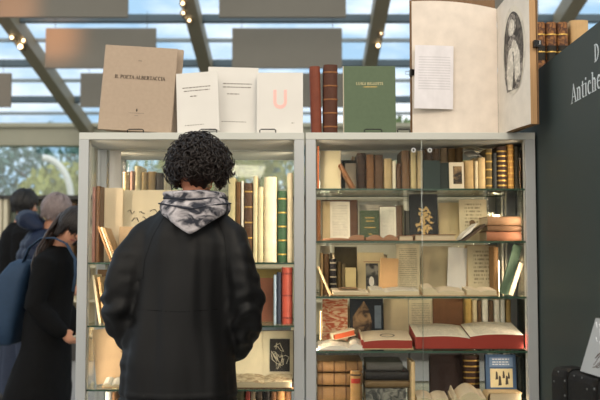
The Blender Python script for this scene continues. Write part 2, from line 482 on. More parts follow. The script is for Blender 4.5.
for i in range(len(bays) - 1):
    x0, x1 = bays[i] + .11, bays[i + 1] - .11
    o = struct('window_%d' % (i + 1), MB().box(x0, x1, 16.02, 16.03, .5, P(0, 146, 16).z, pane_glass))
    xm = (x0 + x1) / 2
    MB().box(x0, x0 + .05, 15.97, 16.07, .5, P(0, 146, 16).z, paint).box(x1 - .05, x1, 15.97, 16.07, .5, P(0, 146, 16).z, paint).box(x0, x1, 15.97, 16.07, 1.62, 1.68, paint).build('window_frame', o)
for x in RX:
    struct('facade_column', MB().box(x - .1, x + .1, 15.9, 16.1, .5, P(0, 146, 16).z, paint_l))

# hanging grey panels between the rafters
pan = mat('grey felt panel', (138, 134, 126), .9, .04, 5, .05)
rows = [(10.5, 0, -14, 17, 'front row'), (11.5, 1, 28, 68, 'middle row'), (13.0, 2, 73, 107, 'far row')]
spans = {0: [(-1, 128), (219, 346), (412, 538)], 1: [(45, 156), (232, 342), (419, 529)], 2: [(-84, 11), (80, 178), (247, 345), (412, 510)]}
plab = {(0, 0): 'grey hanging felt panel of the front row, lit orange at its outer end',
        (0, 1): 'grey hanging felt panel of the front row, high above the pamphlet with the pink letter',
        (0, 2): 'grey hanging felt panel of the front row, above the huge open folio',
        (1, 0): 'grey hanging felt panel lit orange at its end, above the tan book',
        (1, 1): 'grey hanging felt panel of the middle row, right above the white pamphlets',
        (1, 2): 'grey hanging felt panel of the middle row, behind the huge open folio',
        (2, 0): 'small dark hanging felt panel cut by the edge of the picture',
        (2, 1): 'small dark hanging felt panel half hidden behind the tan book',
        (2, 2): 'grey hanging felt panel of the far row, behind the white pamphlets',
        (2, 3): 'grey hanging felt panel of the far row, behind the huge open folio'}
for (Y, r, y0, y1, nm) in rows:
    for k, (x0, x1) in enumerate(spans[r]):
        a, b = P(x0, y1, Y), P(x1, y0, Y)
        t = thing('hanging_panel', plab[(r, k)], 'panel', (a.x, Y, a.z), (0, 0, 0), 'grey felt panels hung under the glass roof')
        wd, ht = b.x - a.x, b.z - a.z
        MB().box(0, wd, 0, .05, 0, ht, pan).build('panel', t, bevel=.004)
        for xx in (.12, wd - .12):
            mb = MB(); mb.tube([(xx, .025, ht), (xx, .025, zr(Y) - a.z)], [.003, .003], black_metal, 5); mb.build('wire', t)
# spotlights on the rafters
bulb = emit('lit lamp', (255, 220, 170), 7)
housing = mat('lamp housing', (120, 108, 92), .4, .05, 30, 0, metal=.5)
spots = [(12.5, 38, 12.1, 'spotlight on the far rafter, upper of its lit pair', 1), (24, 41, 12.3, 'lit spotlight on the rafter, beside the orange lit hanging panel', 1), (21, 47, 12.5, 'brightest spotlight glowing low on the rafter near the orange lit panel', 1.6),
         (183, 4, 11.2, 'topmost lit spotlight on the rafter above the tan book', 1), (183.5, 13.5, 11.4, 'second lit spotlight down the rafter above the tan book', .8), (189.5, 21, 11.6, 'lowest lit spotlight on the rafter above the tan book', .9),
         (378, 46, 12.4, 'single bright spotlight on the rafter above the green book', 1.2), (381, 34, 12.0, 'small dim spotlight just above the single bright one over the green book', .5)]
for (px, py, Y, lb, k) in spots:
    Y = (zr(0) - RD - EYE) / (SL + (255 - py) / FPX) - .12
    p = P(px, py, Y)
    t = thing('spotlight', lb, 'spotlight', p)
    mb = MB(); mb.tube([(0, .12, -.01), (0, -.02, 0)], [.03, .042], housing, 12); mb.build('housing', t)
    mb = MB(); mb.ball((0, -.03, 0), .019 * k, bulb); mb.build('bulb', t, smooth=True)
    mb = MB(); mb.tube([(0, .12, .05), (0, .12, max(.1, zr(Y + .12) - RD - p.z + .02))], [.012, .012], housing, 6); mb.build('bracket', t)
lamp('rafter_lamp_glow', 'SPOT', P(-6, -12, 9.7), P(6, 6, 10.5), 26, (255, 170, 105), .03, spot=75, blend=1)
lamp('rafter_lamp_light', 'SPOT', P(42, 26, 10.95), P(56, 35, 11.5), 18, (255, 170, 105), .03, spot=90, blend=1)

# outside
struct('lawn', MB().box(-30, 30, 16.3, 60, -.12, -.02, mat('grass', (86, 104, 62), .9, .3, 2, 0)))
rng = random.Random(3)
lf = [mat('leaf green', (110, 138, 88), .7, .3, 5, 0), mat('leaf olive', (164, 170, 104), .7, .3, 5, 0), mat('leaf blue green', (92, 130, 128), .7, .3, 5, 0)]
bark = mat('bark', (70, 58, 46), .9, .3, 10, .2)
def tree(x, y, h, w_, m, label, n=3200):
    t = thing('tree', label, 'tree', (x, y, -.02), (0, 0, 0), 'trees outside the glass front')
    mb = MB(); mb.tube([(0, 0, 0), (.05, 0, h * .3), (-.03, .04, h * .7)], [.14, .11, .05], bark, 8)
    for k in range(5):
        a = rng.uniform(0, 6.28); mb.tube([(0, 0, h * (.3 + .08 * k)), (w_ * .35 * math.cos(a), w_ * .35 * math.sin(a), h * (.5 + .08 * k))], [.05, .02], bark, 6)
    mb.build('trunk', t)
    mb = MB()
    for k in range(n):
        while True:
            p = Vector((rng.uniform(-1, 1), rng.uniform(-1, 1), rng.uniform(-1, 1)))
            if .35 < p.length < 1: break
        if noise.noise(p * 2.3 + Vector((x, y, 0))) < -.2: continue
        c = Vector((p.x * w_ / 2, p.y * w_ / 2, h * .58 + p.z * h * .42)); s = rng.uniform(.09, .17)
        e = Euler((rng.uniform(0, 6), rng.uniform(0, 6), rng.uniform(0, 6))).to_matrix()
        a = mb.add([c + e @ Vector(q) * s for q in ((-1, 0, 0), (0, -.45, .1), (1, 0, 0), (0, .45, .1))]); mb.face([a, a + 1, a + 2, a + 3], m)
    mb.build('foliage', t)
for i, (x, y, h, w_, mi, lb) in enumerate([(-9.4, 21.5, 4.6, 4.2, 0, 'green tree outside, outermost beyond the dark coat visitor'), (-7.4, 26, 5.2, 4.4, 2, 'bluish tree outside, beside the white arch'),
        (-5.4, 21.5, 3.6, 3.2, 1, 'low olive bush tree outside under the white arch'), (-4.2, 30, 5.4, 4.6, 0, 'tall green tree outside behind the facade column near the cabinets'),
        (-1.6, 21.5, 4.7, 3.8, 1, 'olive tree seen through the glass above the curly haired visitor'), (.1, 26, 5.0, 4.2, 2, 'bluish tree seen through the left vitrine beside the white post'),
        (2.2, 21.5, 4.7, 3.4, 0, 'green tree seen through the right vitrine, nearest its outer post'), (4.4, 26, 5.2, 4.0, 1, 'olive tree outside behind the middle of the right vitrine'), (6.2, 21.5, 4.8, 3.6, 0, 'green tree outside behind the dark lettered wall')]):
    tree(x, y, h, w_, lf[mi], lb)
t = thing('pavilion', 'low blue glazed pavilion outside behind the trees', 'building', (-5.5, 36, -.02))
MB().box(-9, 14, 0, 4, 0, 2.4, mat('blue cladding', (96, 132, 150), .5, .15, 1, 0)).build('wall', t)
MB().box(-9.2, 14.2, -.3, 4.2, 2.4, 2.65, mat('pale roof edge', (190, 196, 198), .6, .05, 3, 0)).build('roof', t)
for k in range(9): MB().box(-8.4 + 2.5 * k, -7 + 2.5 * k, -.02, .02, .7, 1.9, mat('dark window', (40, 52, 60), .2, .1, 2, 0)).build('window', t)
mb = MB(); p0, p1 = P(43, 158, 18.5), P(71, 200, 18.5)
pts = [Vector((p0.x + (p1.x - p0.x) * math.sin(a), 18.5, p1.z + (p0.z - p1.z) * math.cos(a))) for a in [PI / 2 * k / 12 for k in range(13)]]
pts.append(Vector((p1.x, 18.5, -.02)))
mb.tube([Vector((q.x - p1.x, 0, q.z + .02)) for q in pts], [.068] * len(pts), mat('white tube', (226, 228, 230), .5, .03, 3, 0), 10)
o = mb.build('arch_tube', loc=(p1.x, 18.5, -.02), smooth=True); tag(o, 'white curved tube arch outside the glass front', 'arch')

# far display cases across the hall, seen past the visitors
wood_w = mat('cream painted case', (206, 198, 174), .6, .06, 8, .05)
dark_w = mat('dark plinth', (58, 56, 54), .6, .1, 8, .05)
bookc = [(196, 178, 138), (150, 120, 84), (214, 204, 176), (112, 84, 60), (176, 160, 124), (90, 96, 84)]
for c in range(9):
    x0 = -4.75 + c * 1.02
    t = thing('bookcase', ['cream open bookcase far across the hall, outermost one', 'cream open bookcase far across the hall, behind the puffer jacket', 'cream open bookcase far across the hall, behind the long haired visitor'][c] if c < 3 else 'cream bookcase far across the hall, half hidden behind the two glass cabinets', 'bookcase', (x0, 11.3, 0), (0, 0, 0), 'cream bookcases far across the hall')
    MB().box(0, 1, 0, .4, 0, .3, dark_w).build('plinth', t)
    for xx in (0, .95): MB().box(xx, xx + .05, 0, .4, .3, 2.02, wood_w).build('side_panel', t)
    MB().box(0, 1, .38, .4, .3, 2.02, wood_w).build('back_panel', t)
    MB().box(-.005, 1.005, -.02, .4, 2.02, 2.07, dark_w).build('top', t)
    for k in range(4):
        z = .3 + .43 * k
        MB().box(.05, .95, .02, .38, z, z + .025, wood_w).build('shelf', t)
        if c >= 2: continue
        xx = .07
        while xx < .86:
            w_, h_ = rng.uniform(.04, .085), rng.uniform(.24, .36)
            cc = rng.choice(bookc)
            spine_book('small blurred old book standing in a far cream bookcase', w_, .22, h_, leather(cc), (x0 + xx, 11.3 + .06, z + .0262), group='blurred books in the far bookcases')
            xx += w_ + rng.uniform(.003, .05)

# the lettered dark wall beside the cabinets
XW = 1.046
YT = FPX * XW / 241
wz = P(541, 69, YT).z
wallm = mat('charcoal painted board', (58, 67, 65), .6, .06, 3, .03, spec=.2)
wr = struct('wall_right', MB().box(XW, XW + .05, 1.6, 4.9, 0, wz, wallm))
white_l = mat('white vinyl lettering', (214, 220, 222), .6, .02, 20, 0)

def ribbon(mb, pts, m, th=.0012):
    """a stroke with a width at each point; pts are (u, v, width)"""
    n = len(pts); A, B = [], []
    for i, (u, v, w_) in enumerate(pts):
        q = Vector(pts[min(i + 1, n - 1)][:2]) - Vector(pts[max(i - 1, 0)][:2]); q.normalize(); nn = Vector((-q.y, q.x)) * w_ / 2
        A.append((u + nn.x, v + nn.y)); B.append((u - nn.x, v - nn.y))
    for lay in (0, 1):
        a = mb.add([(p[0], p[1], th * lay) for p in A]); b = mb.add([(p[0], p[1], th * lay) for p in B])
        for i in range(n - 1):
            q = [a + i, b + i, b + i + 1, a + i + 1]; mb.face(q if lay else q[::-1], m)
        if lay == 0: a0, b0 = a, b
    for i in range(n - 1):
        mb.face([a0 + i, a0 + i + 1, a + i + 1, a + i], m); mb.face([b0 + i + 1, b0 + i, b + i, b + i + 1], m)
def arc(cx, cy, rx, ry, a0, a1, wf, n=14):
    return [(cx + rx * math.cos(R(a0 + (a1 - a0) * i / n)), cy + ry * math.sin(R(a0 + (a1 - a0) * i / n)), wf(i / n)) for i in range(n + 1)]
TK, TN, SF = .125, .04, .032
def serif(u, v, w_): return [(u - w_ / 2, v, SF), (u + w_ / 2, v, SF)]
def glyph(ch):
    X = .68
    if ch == 'A': return .60, [[(.05, .016, TN), (.29, .99, TN)], [(.26, 1.0, .1), (.52, .016, TK)], [(.13, .33, TN), (.42, .33, TN)], serif(.05, .016, .2), serif(.51, .016, .26)]
    if ch in 'nh':
        top = X if ch == 'n' else 1.0
        return .54, [[(.14, .016, TK), (.14, top, TK)], arc(.265, .5, .125, .16, 175, 0, lambda s: TN + (TK - TN) * s), [(.39, .5, TK), (.39, .016, TK)], serif(.14, .016, .24), serif(.39, .016, .22), [(.02, top - .016, SF), (.14, top - .016, SF)]]
    if ch == 't': return .36, [[(.16, .12, TK), (.16, .86, TK)], [(.02, X - .02, TN), (.31, X - .02, TN)], arc(.25, .12, .09, .1, 180, 310, lambda s: TK * (1 - s) + TN * s)]
    if ch == 'i': return .29, [[(.14, .016, TK), (.14, X, TK)], serif(.14, .016, .24), [(.02, X - .016, SF), (.14, X - .016, SF)], [(.14, .83, .14), (.14, .95, .14)]]
    if ch == 'c': return .42, [arc(.24, .34, .16, .32, 55, 305, lambda s: TN + (TK - TN) * math.sin(PI * s)), [(.33, .56, .1), (.33, .5, .1)]]
    if ch == 'e': return .44, [arc(.24, .34, .16, .32, 10, 305, lambda s: TN + (TK - TN) * math.sin(PI * min(1, s * 1.05))), [(.12, .39, TN), (.4, .39, TN)]]
    if ch == 'D': return .66, [[(.14, .016, TK), (.14, .984, TK)], arc(.16, .5, .36, .48, 90, -90, lambda s: TN + (TK - TN) * math.sin(PI * s)), serif(.12, .016, .24), serif(.12, .984, .24)]
    caps = {
        'I': (.32, [[(.16, .016, TK), (.16, .984, TK)], serif(.16, .016, .26), serif(.16, .984, .26)]),
        'L': (.56, [[(.16, .016, TK), (.16, .984, TK)], [(.04, .016, SF), (.5, .016, SF)], serif(.16, .984, .26), [(.5, .0, .05), (.5, .22, .03)]]),
        'P': (.58, [[(.16, .016, TK), (.16, .984, TK)], arc(.2, .74, .28, .23, 90, -90, lambda s: TN + (TK - TN) * math.sin(PI * s)), serif(.16, .016, .26), serif(.12, .984, .2)]),
        'R': (.64, [[(.16, .016, TK), (.16, .984, TK)], arc(.2, .75, .26, .22, 90, -90, lambda s: TN + (TK - TN) * math.sin(PI * s)), [(.28, .52, TK), (.56, .016, TK)], serif(.16, .016, .26), serif(.12, .984, .2)]),
        'B': (.60, [[(.16, .016, TK), (.16, .984, TK)], arc(.2, .76, .24, .21, 90, -90, lambda s: TN + (TK - TN) * math.sin(PI * s)), arc(.2, .28, .30, .26, 90, -90, lambda s: TN + (TK - TN) * math.sin(PI * s)), serif(.12, .016, .2), serif(.12, .984, .2)]),
        'O': (.70, [arc(.35, .5, .27, .48, 0, 360, lambda s: TN + (TK - TN) * abs(math.cos(2 * PI * s)), 28)]),
        'C': (.62, [arc(.34, .5, .26, .48, 55, 305, lambda s: TN + (TK - TN) * math.sin(PI * s), 20), [(.5, .92, .05), (.5, .72, .03)]]),
        'G': (.68, [arc(.34, .5, .26, .48, 55, 320, lambda s: TN + (TK - TN) * math.sin(PI * s), 20), [(.54, .05, TK), (.54, .42, TK)], serif(.54, .42, .22)]),
        'E': (.56, [[(.16, .016, TK), (.16, .984, TK)], [(.04, .016, SF), (.5, .016, SF)], [(.04, .984, SF), (.48, .984, SF)], [(.16, .52, SF), (.38, .52, SF)], [(.5, .0, .05), (.5, .2, .03)], [(.48, 1., .05), (.48, .8, .03)]]),
        'T': (.60, [[(.30, .016, TK), (.30, .984, TK)], [(.03, .984, SF), (.57, .984, SF)], serif(.30, .016, .26), [(.04, 1., .05), (.04, .8, .03)], [(.56, 1., .05), (.56, .8, .03)]]),
        'U': (.66, [[(.15, .99, TK), (.15, .3, TK)], arc(.33, .3, .18, .28, 180, 360, lambda s: TK + (TN - TK) * s), [(.51, .3, TN), (.51, .99, TN)], serif(.15, .984, .24), serif(.51, .984, .2)])}
    return caps.get(ch, (.3, []))
def caps_title(text, x0, x1, z, cap, m, par):
    tot = sum(glyph(c)[0] for c in text); sx = (x1 - x0) / (tot * cap); u = 0; mb = MB()
    for c in text:
        adv, st = glyph(c)
        for s in st: ribbon(mb, [((u + a) * sx, b, w_ * 1.25) for a, b, w_ in s], m)
        u += adv
    mb.v = [Vector((x0 + p.x * cap, -.0005 - p.z, z + p.y * cap)) for p in mb.v]
    return mb.build('lettering', par)
def sign(text, y0, y1, z, cap, name):
    """letters along the wall from y0 (far) to y1 (near)"""
    tot = sum(glyph(c)[0] for c in text); sx = (y0 - y1) / tot; u = 0; mb = MB()
    for c in text:
        adv, st = glyph(c)
        for s in st: ribbon(mb, [((u + a) * sx / cap, b, w_) for a, b, w_ in s], white_l)
        u += adv
    mb.v = [Vector((XW - .0005 - p.z, y0 - p.x * cap, z + p.y * cap)) for p in mb.v]
    o = mb.build(name, wr); return o
ya = FPX * XW / (574 - 300)
pa = P(574, 104, ya)
yb = FPX * XW / (604.5 - 300)
sign('Antiche', ya, yb, pa.z, P(574, 85.5, ya).z - pa.z, 'lettering')
yd = FPX * XW / (598 - 300); pd = P(598, 62.5, yd)
sign('D', yd, yd - .055, pd.z, P(598, 45, yd).z - pd.z, 'lettering')

# ------------------------------------------------------------------ the two glass cabinets
alu = mat('satin aluminium', (176, 178, 178), .42, .04, 5, .03, metal=.25)
whitelam = mat('pale laminate', (196, 197, 190), .5, .03, 5, .02)
cab_glass = glass('cabinet glass', (.985, .985, .975), .005, .4)
shelf_glass = glass('shelf glass', (.9, .95, .92), .05, .6)
glass_edge = mat('glass edge green', (58, 84, 70), .25, .25, 10, 0)
led = emit('led strip', (255, 226, 178), 9)
YF, TOPZ, DEP = 3.95, P(300, 132.5, 3.95).z, .42
def cabinet(label, x0, x1, shelves, doors=True):
    w_ = x1 - x0; t = thing('display_cabinet', label, 'display cabinet', (x0, YF, 0), (0, 0, 0), 'glass display cabinets'); p = .044
    for xx in (0, w_ - p):
        for y in (0, DEP - p): MB().box(xx, xx + p, y, y + p, .0, TOPZ - .031, alu).build('post', t, bevel=.002)
    MB().box(0, w_, 0, DEP, TOPZ - .031, TOPZ, whitelam).build('top_panel', t, bevel=.002)
    MB().box(p, w_ - p, .01, DEP - .01, 0, .12, whitelam).build('plinth', t)
    MB().box(p, w_ - p, .0, DEP - .004, .12, .15, whitelam).build('base_board', t)
    for xx in (.012, w_ - .018): MB().box(xx, xx + .006, p, DEP - p, .15, TOPZ - .031, cab_glass).build('side_glass', t)
    MB().box(p, w_ - p, DEP - .016, DEP - .01, .15, TOPZ - .031, cab_glass).build('back_glass', t)
    mid = w_ * .505
    for k, (a, b, y) in enumerate(((p, mid - .001, .008), (mid + .001, w_ - p, .008))):
        d = MB().box(a, b, y, y + .005, .155, TOPZ - .034, cab_glass).build('glass_door', t)
        MB().box((b - .0012) if k == 0 else a, b if k == 0 else a + .0012, y - .0002, y + .0052, .155, TOPZ - .034, glass('glass door edge', (.62, .7, .62), .25, .5)).build('door_edge', d)
        xc = b - .035 if k == 0 else a + .035
        mb = MB(); mb.tube([(xc, y + .001, TOPZ - .078), (xc, y - .008, TOPZ - .078)], [.011, .0105], steel, 16); mb.tube([(xc, y - .0075, TOPZ - .078), (xc, y - .010, TOPZ - .078)], [.005, .004], black_metal, 10); mb.build('door_pull', d, smooth=False)
    for xx in (p, w_ - p - .002): MB().box(xx, xx + .002, .022, .042, .17, TOPZ - .04, whitelam).build('light_strip', t)
    for z in shelves:
        s = MB().box(.02, w_ - .02, .02, DEP - .02, z - .008, z, shelf_glass).build('glass_shelf', t)
        MB().box(.02, w_ - .02, .0188, .02, z - .008, z, glass_edge).box(.02, w_ - .02, DEP - .02, DEP - .0188, z - .008, z, glass_edge).build('shelf_edge', s)
    return t
def SZ(py): return P(300, py, 3.97).z
SHL = [SZ(262.5), SZ(325.5), SZ(389.5), SZ(389.5) - .285]
SHR = [SZ(188.5), SZ(241), SZ(296.5), SZ(351), SZ(351) - .245]
XL0, XL1, XR0, XR1 = P(79, 133, YF).x, P(304.2, 133, YF).x, P(305.8, 133, YF).x, P(535, 133, YF).x
cl = cabinet('glass display cabinet behind the curly haired visitor', XL0, XL1, SHL + [.4])
cr = cabinet('glass display cabinet beside the dark lettered wall, full of old books', XR0, XR1, SHR + [.4])
for nm, x0, x1 in (('cabinet_light', XL0, XL1), ('cabinet_light_right', XR0, XR1)):
    for s_, xx in ((1, x0 + .046), (-1, x1 - .046)):
        lamp(nm, 'AREA', (xx, YF + .034, 1.0), (xx + s_ * .25, YF + .2, 1.0), LEDW, (255, 233, 206), .012, 1.62)
        lamp(nm + '_rear_fill', 'AREA', (xx, YF + DEP + .07, 1.0), (xx + s_ * .25, YF + DEP + .25, 1.0), REAR_FILL, (255, 236, 210), .012, 1.62)  # added fill on the rear cabinets' near side, where no strip is fitted
rear = []
for (src, x1, lb) in ((cl, XL1, 'display cabinet standing back to back with the left glass cabinet'), (cr, XR1, 'display cabinet standing back to back with the right glass cabinet')):
    c = copy_tree(src); c.location = (x1, YF + 2 * DEP + .03, 0); c.rotation_euler = (0, 0, PI); c['label'] = lb; rear.append(c)
# ------------------------------------------------------------------ books and papers, laid out shelf by shelf
def X(px, Y): return P(px, 255, Y).x
def Zp(py, Y): return P(300, py, Y).z
def S(z, p0, p1, top, Y, d, m, label, roll=0, group=None, **k):
    x0, x1 = X(p0, Y), X(p1, Y); w_ = x1 - x0 - .0012; h = Zp(top, Y) - z; a = R(roll)
    h = (h - abs(math.sin(a)) * w_) / math.cos(a)
    return spine_book(label, w_, d, h, m, (x0, Y, z + .0005 + max(0, w_ * math.sin(a))), (0, a, 0), group=group, **k)
def F(z, p0, p1, top, Y, T, m, label, tilt=6, roll=0, yaw=0, group=None, **k):
    x0, x1 = X(p0, Y), X(p1, Y); w_ = x1 - x0; h = (Zp(top, Y) - z) / math.cos(R(tilt)); a = R(roll)
    return face_book(label, w_, h, T, m, (x0, Y, z + .0008 + max(0, w_ * math.sin(a)) + T * math.sin(R(abs(tilt)))), (-R(tilt), a, R(yaw)), group=group, **k)
def SH(z, p0, p1, top, Y, m, label, tilt=8, roll=0, yaw=0, bow=.004, **k):
    x0, x1 = X(p0, Y), X(p1, Y); w_ = x1 - x0; h = (Zp(top, Y) - z) / math.cos(R(tilt)); a = R(roll)
    return sheet(label, w_, h, m, (x0, Y, z + .0015 + max(0, w_ * math.sin(a))), (-R(tilt), a, R(yaw)), bow, **k)
def LY(z, p0, p1, top, Y, d, m, label, edge=None, yaw=0, side='l', group=None):
    """closed book lying flat, tail edge to the viewer; z is what it lies on"""
    x0, x1 = X(p0, Y), X(p1, Y); T = Zp(top, Y) - z
    t = face_book(label, x1 - x0, d, T, m, (x0, Y, z + T + .0006), (-PI / 2, 0, R(yaw)), side=side, pages=edge, group=group)
    return t, z + T + .0012
def LS(z, p0, p1, top, Y, d, m, label, bands=0, bm=None, group=None, plate=None):
    """closed book lying flat, spine to the viewer"""
    x0, x1 = X(p0, Y), X(p1, Y); T = Zp(top, Y) - z
    e = .0024 if bands else 0
    T -= e
    t = spine_book(label, T, d, x1 - x0, m, (x0, Y, z + e + T + .0006), (0, PI / 2, 0), bands=bands, bm=bm, group=group, plate=plate)
    return t, z + e + T + .0012 + e
def OB(z, p0, pg, p1, Y, D, Tl, Tr, label, cm, edge, tl, tr=None, tilt=0, yaw=0, lift=.0045, **k):
    x0, xg, x1 = X(p0, Y), X(pg, Y), X(p1, Y)
    return open_book(label, xg - x0, x1 - xg, D, Tl, Tr, (xg, Y, z + max(lift, .0045 * (math.sin(R(tilt)) + math.cos(R(tilt))) + .0012)), (R(tilt), 0, R(yaw)), cm, edge, tl, tr, **k)

tp_title = text_page('title page type', (224, 208, 172), (92, 74, 56), 12, (.2, .2), (.8, .9), .5, .6)
tp_full = text_page('old page type', (226, 212, 178), (96, 80, 62), 26, (.12, .1), (.88, .92), .6, .5)
tp_light = text_page('pale page type', (232, 224, 204), (120, 110, 98), 24, (.12, .1), (.88, .92), .58, .45)
tp_note = text_page('note sheet type', (226, 222, 226), (120, 118, 124), 24, (.1, .3), (.92, .84), .7, .22)
tp_blank = vellum((226, 209, 180))
v_tan, v_cream, v_pale = vellum((190, 160, 122)), vellum((218, 200, 168)), vellum((228, 213, 186))
green_bk, tan_bk = cloth((88, 103, 80)), cloth((168, 149, 130))
picture = two_tone('brown engraved picture', (62, 46, 36), (160, 128, 92), 22, .4, .62, .8)
marble = two_tone('marbled paper', (206, 100, 62), (236, 204, 164), 14, .44, .56, 2.5, (1, 1, 3))
edge_brown = edge_lines('page edges browned', (158, 116, 84), axis=2)
woodcut = two_tone('woodcut black', (26, 24, 22), (34, 30, 28), 30)

GT = 'books and pamphlets on top of the cabinets'
T0 = TOPZ + .004
# --- on top of the left cabinet
t = F(T0, 96.5, 170, 47.5, 4.02, .022, tan_bk, 'big tan book facing out with a long black title, front one of the pair', tilt=5, roll=3.4, group=GT, bevel=.001)
wd = X(170, 4.02) - X(96.5, 4.02); hh = Zp(47.5, 4.02) - T0
caps_title('IL POETA ALBERTACCIA', wd * .16, wd * .86, hh * .612, .0165, ink, t)
lettering('1932', .009, ink_soft, t, (wd * .49, -.0006, hh * .825))
flat_patch(t, 'printed_ornament', oval(wd * .505, hh * .245, .0035, .0075, 12), ink, -.0006)
flat_patch(t, 'printed_rule', rect(wd * .4, wd * .61, hh * .207, hh * .212), ink_soft, -.0006)
flat_patch(t, 'printed_mark', rect(wd * .48, wd * .53, hh * .178, hh * .184), ink_soft, -.0006)
F(T0, 104, 175.5, 48.5, 4.075, .02, tan_bk, 'second big tan book standing close behind the titled tan book', tilt=5, roll=3.6, group=GT, bevel=.001)
def words_row(par, x0, x1, z, h, m, rg, slant=0, y=-.0012):
    mb = MB(); x = x0
    while x < x1:
        l = rg.uniform(.006, .016); l = min(l, x1 - x)
        q = [(x, y, z + (x - x0) * slant), (x + l, y, z + (x + l - x0) * slant), (x + l, y, z + h + (x + l - x0) * slant), (x, y, z + h + (x - x0) * slant)]
        a = mb.add(q); mb.face([a, a + 1, a + 2, a + 3], m); x += l + .0035
    mb.build('printed_line', par)
rg = random.Random(11)
t = F(T0, 176.5, 219.5, 73, 4.01, .004, paper_w, 'white pamphlet with slanting printed lines beside the tan book', tilt=5, roll=-3, yaw=-6, group=GT, pages=paper_w, cat='pamphlet')
for z, a, b in ((.203, .028, .155), (.188, .034, .152), (.163, .062, .095), (.03, .035, .12)): words_row(t, a, b, z, .0045 if z > .1 else .003, ink_soft, rg, .02, -.0006)
t = F(T0, 205, 256, 67, 4.055, .004, paper_w, 'taller white pamphlet tucked behind the slanting pamphlet', tilt=5, roll=1.5, group=GT, pages=paper_w, cat='pamphlet')
for z, a, b in ((.232, .07, .2), (.216, .07, .2), (.184, .09, .145), (.055, .07, .18)): words_row(t, a, b, z, .0045 if z > .1 else .003, ink_soft, rg, 0, -.0006)
t = F(T0, 256.5, 303, 72, 4.01, .006, paper_w, 'white board pamphlet with a big pink letter U', tilt=4, group=GT, pages=edge_lines('dark board edge', (70, 62, 58)), cat='pamphlet')
lettering('U', .118, mat('pink printing ink', (240, 186, 178), .7, .04, 30, 0), t, (.104, -.0006, .116), sx=.82, bold=.0025)
words_row(t, .155, .168, .045, .003, ink_soft, rg, 0, -.0006)
red_l, brown_l = leather((118, 60, 42)), leather((80, 46, 32))
S(T0, 311.5, 322.5, 66, 4.04, .17, red_l, 'slim smooth reddish brown book standing next to the white board', group=GT, bands=0, roll=-1.6)
S(T0, 323.8, 338.3, 64.5, 4.04, .19, brown_l, 'thick brown leather book with raised bands next to the green book', group=GT, bands=5, bm=leather((140, 92, 56)))
t = F(T0, 344.5, 397, 65.5, 4.02, .02, green_bk, 'green cloth book facing out with a small gilt title', tilt=4, group=GT, spine_m=cloth((196, 186, 164)), bevel=.001)
caps_title('LUIGI BIGIOTTI', .055, .178, .222, .013, mat('pale gold lettering', (206, 194, 150), .6, .1, 60, 0), t)
flat_patch(t, 'gilt_rule', rect(.09, .15, .213, .2145), gilt, -.0006)
# wire stands
def wire_stand(p0, p1, Y, label):
    x0, x1 = X(p0, Y), X(p1, Y); w_ = x1 - x0
    t = thing('book_stand', label, 'book stand', (x0, Y, TOPZ + .0028), (0, 0, 0), 'black wire book stands')
    mb = MB(); mb.tube([(0, 0, 0), (0, 0, .013), (w_ * .08, 0, .0165), (w_ * .92, 0, .0165), (w_, 0, .013), (w_, 0, 0)], [.0026] * 6, black_metal, 6); mb.build('lip', t)
    for xx in (0, w_):
        mb = MB(); mb.tube([(xx, 0, 0), (xx, .0255, 0)], [.0014, .0014], black_metal, 6); mb.build('foot', t)
for a, b, lb in ((126, 142, 'black wire stand holding the titled tan book'), (199, 216, 'black wire stand holding the white pamphlet with slanting lines'), (259.5, 275.5, 'black wire stand holding the board with the pink letter'), (365, 382.5, 'black wire stand holding the green book'), (398.5, 411, 'empty black wire stand between the green book and the huge folio')):
    wire_stand(a, b, 3.985, lb)
# --- huge open folio
hx, hy = X(500, 4.08), 4.08
t = thing('open_folio', 'huge open folio with blank page and oval portrait page, on the right cabinet', 'book', (hx, hy, TOPZ + .002), (0, 0, 0), GT)
pg_l = vellum((218, 206, 194)); board_f = leather((120, 92, 64)); fore = edge_lines('folio fore edge', (176, 140, 100), axis=0, freq=300)
HL = .60
def leaf(a, b, h0, h1, th, m, name, nrm, dipn=0.0, n=12, y0=0.0):
    """upright slab from a to b (x, y) with a bowed top edge"""
    mb = MB(); A = [];
    for i in range(n + 1):
        s = i / n; q = Vector(a).lerp(Vector(b), s); hh = h0 + (h1 - h0) * (1 - (1 - s) ** 2.2)
        bow = Vector(nrm) * (.012 * math.sin(PI * s) if dipn == 0 else dipn * math.sin(PI * s))
        A.append((q + bow, hh))
    f0 = mb.add([(p.x, p.y, y0) for p, h in A]); f1 = mb.add([(p.x, p.y, h) for p, h in A])
    off = Vector(nrm) * -th
    b0 = mb.add([(p.x + off.x, p.y + off.y, y0) for p, h in A]); b1 = mb.add([(p.x + off.x, p.y + off.y, h) for p, h in A])
    for i in range(n):
        u0, u1 = i / n, (i + 1) / n
        mb.face([f0 + i, f0 + i + 1, f1 + i + 1, f1 + i], m, [(u0, 0), (u1, 0), (u1, 1), (u0, 1)]); mb.face([b0 + i + 1, b0 + i, b1 + i, b1 + i + 1], m)
        mb.face([f1 + i, f1 + i + 1, b1 + i + 1, b1 + i], fore); mb.face([f0 + i + 1, f0 + i, b0 + i, b0 + i + 1], fore)
    mb.face([f0, f1, b1, b0], fore); mb.face([f0 + n, b0 + n, b1 + n, f1 + n], fore)
    return mb.build(name, t)
la, lb_ = (0, 0), (X(413.5, 4.10) - hx, .02)
leaf(la, lb_, HL - .012, .63, .012, pg_l, 'page_block', (-.05, -1))
MB().box(lb_[0] - .008, .0, .036, .041, -.001, .64, board_f).build('board', t)
rb = (X(533, 3.70) - hx, 3.70 - hy); rd = Vector(rb).normalized(); rn = Vector((rd.y, -rd.x))
if rn.x > 0: rn = -rn
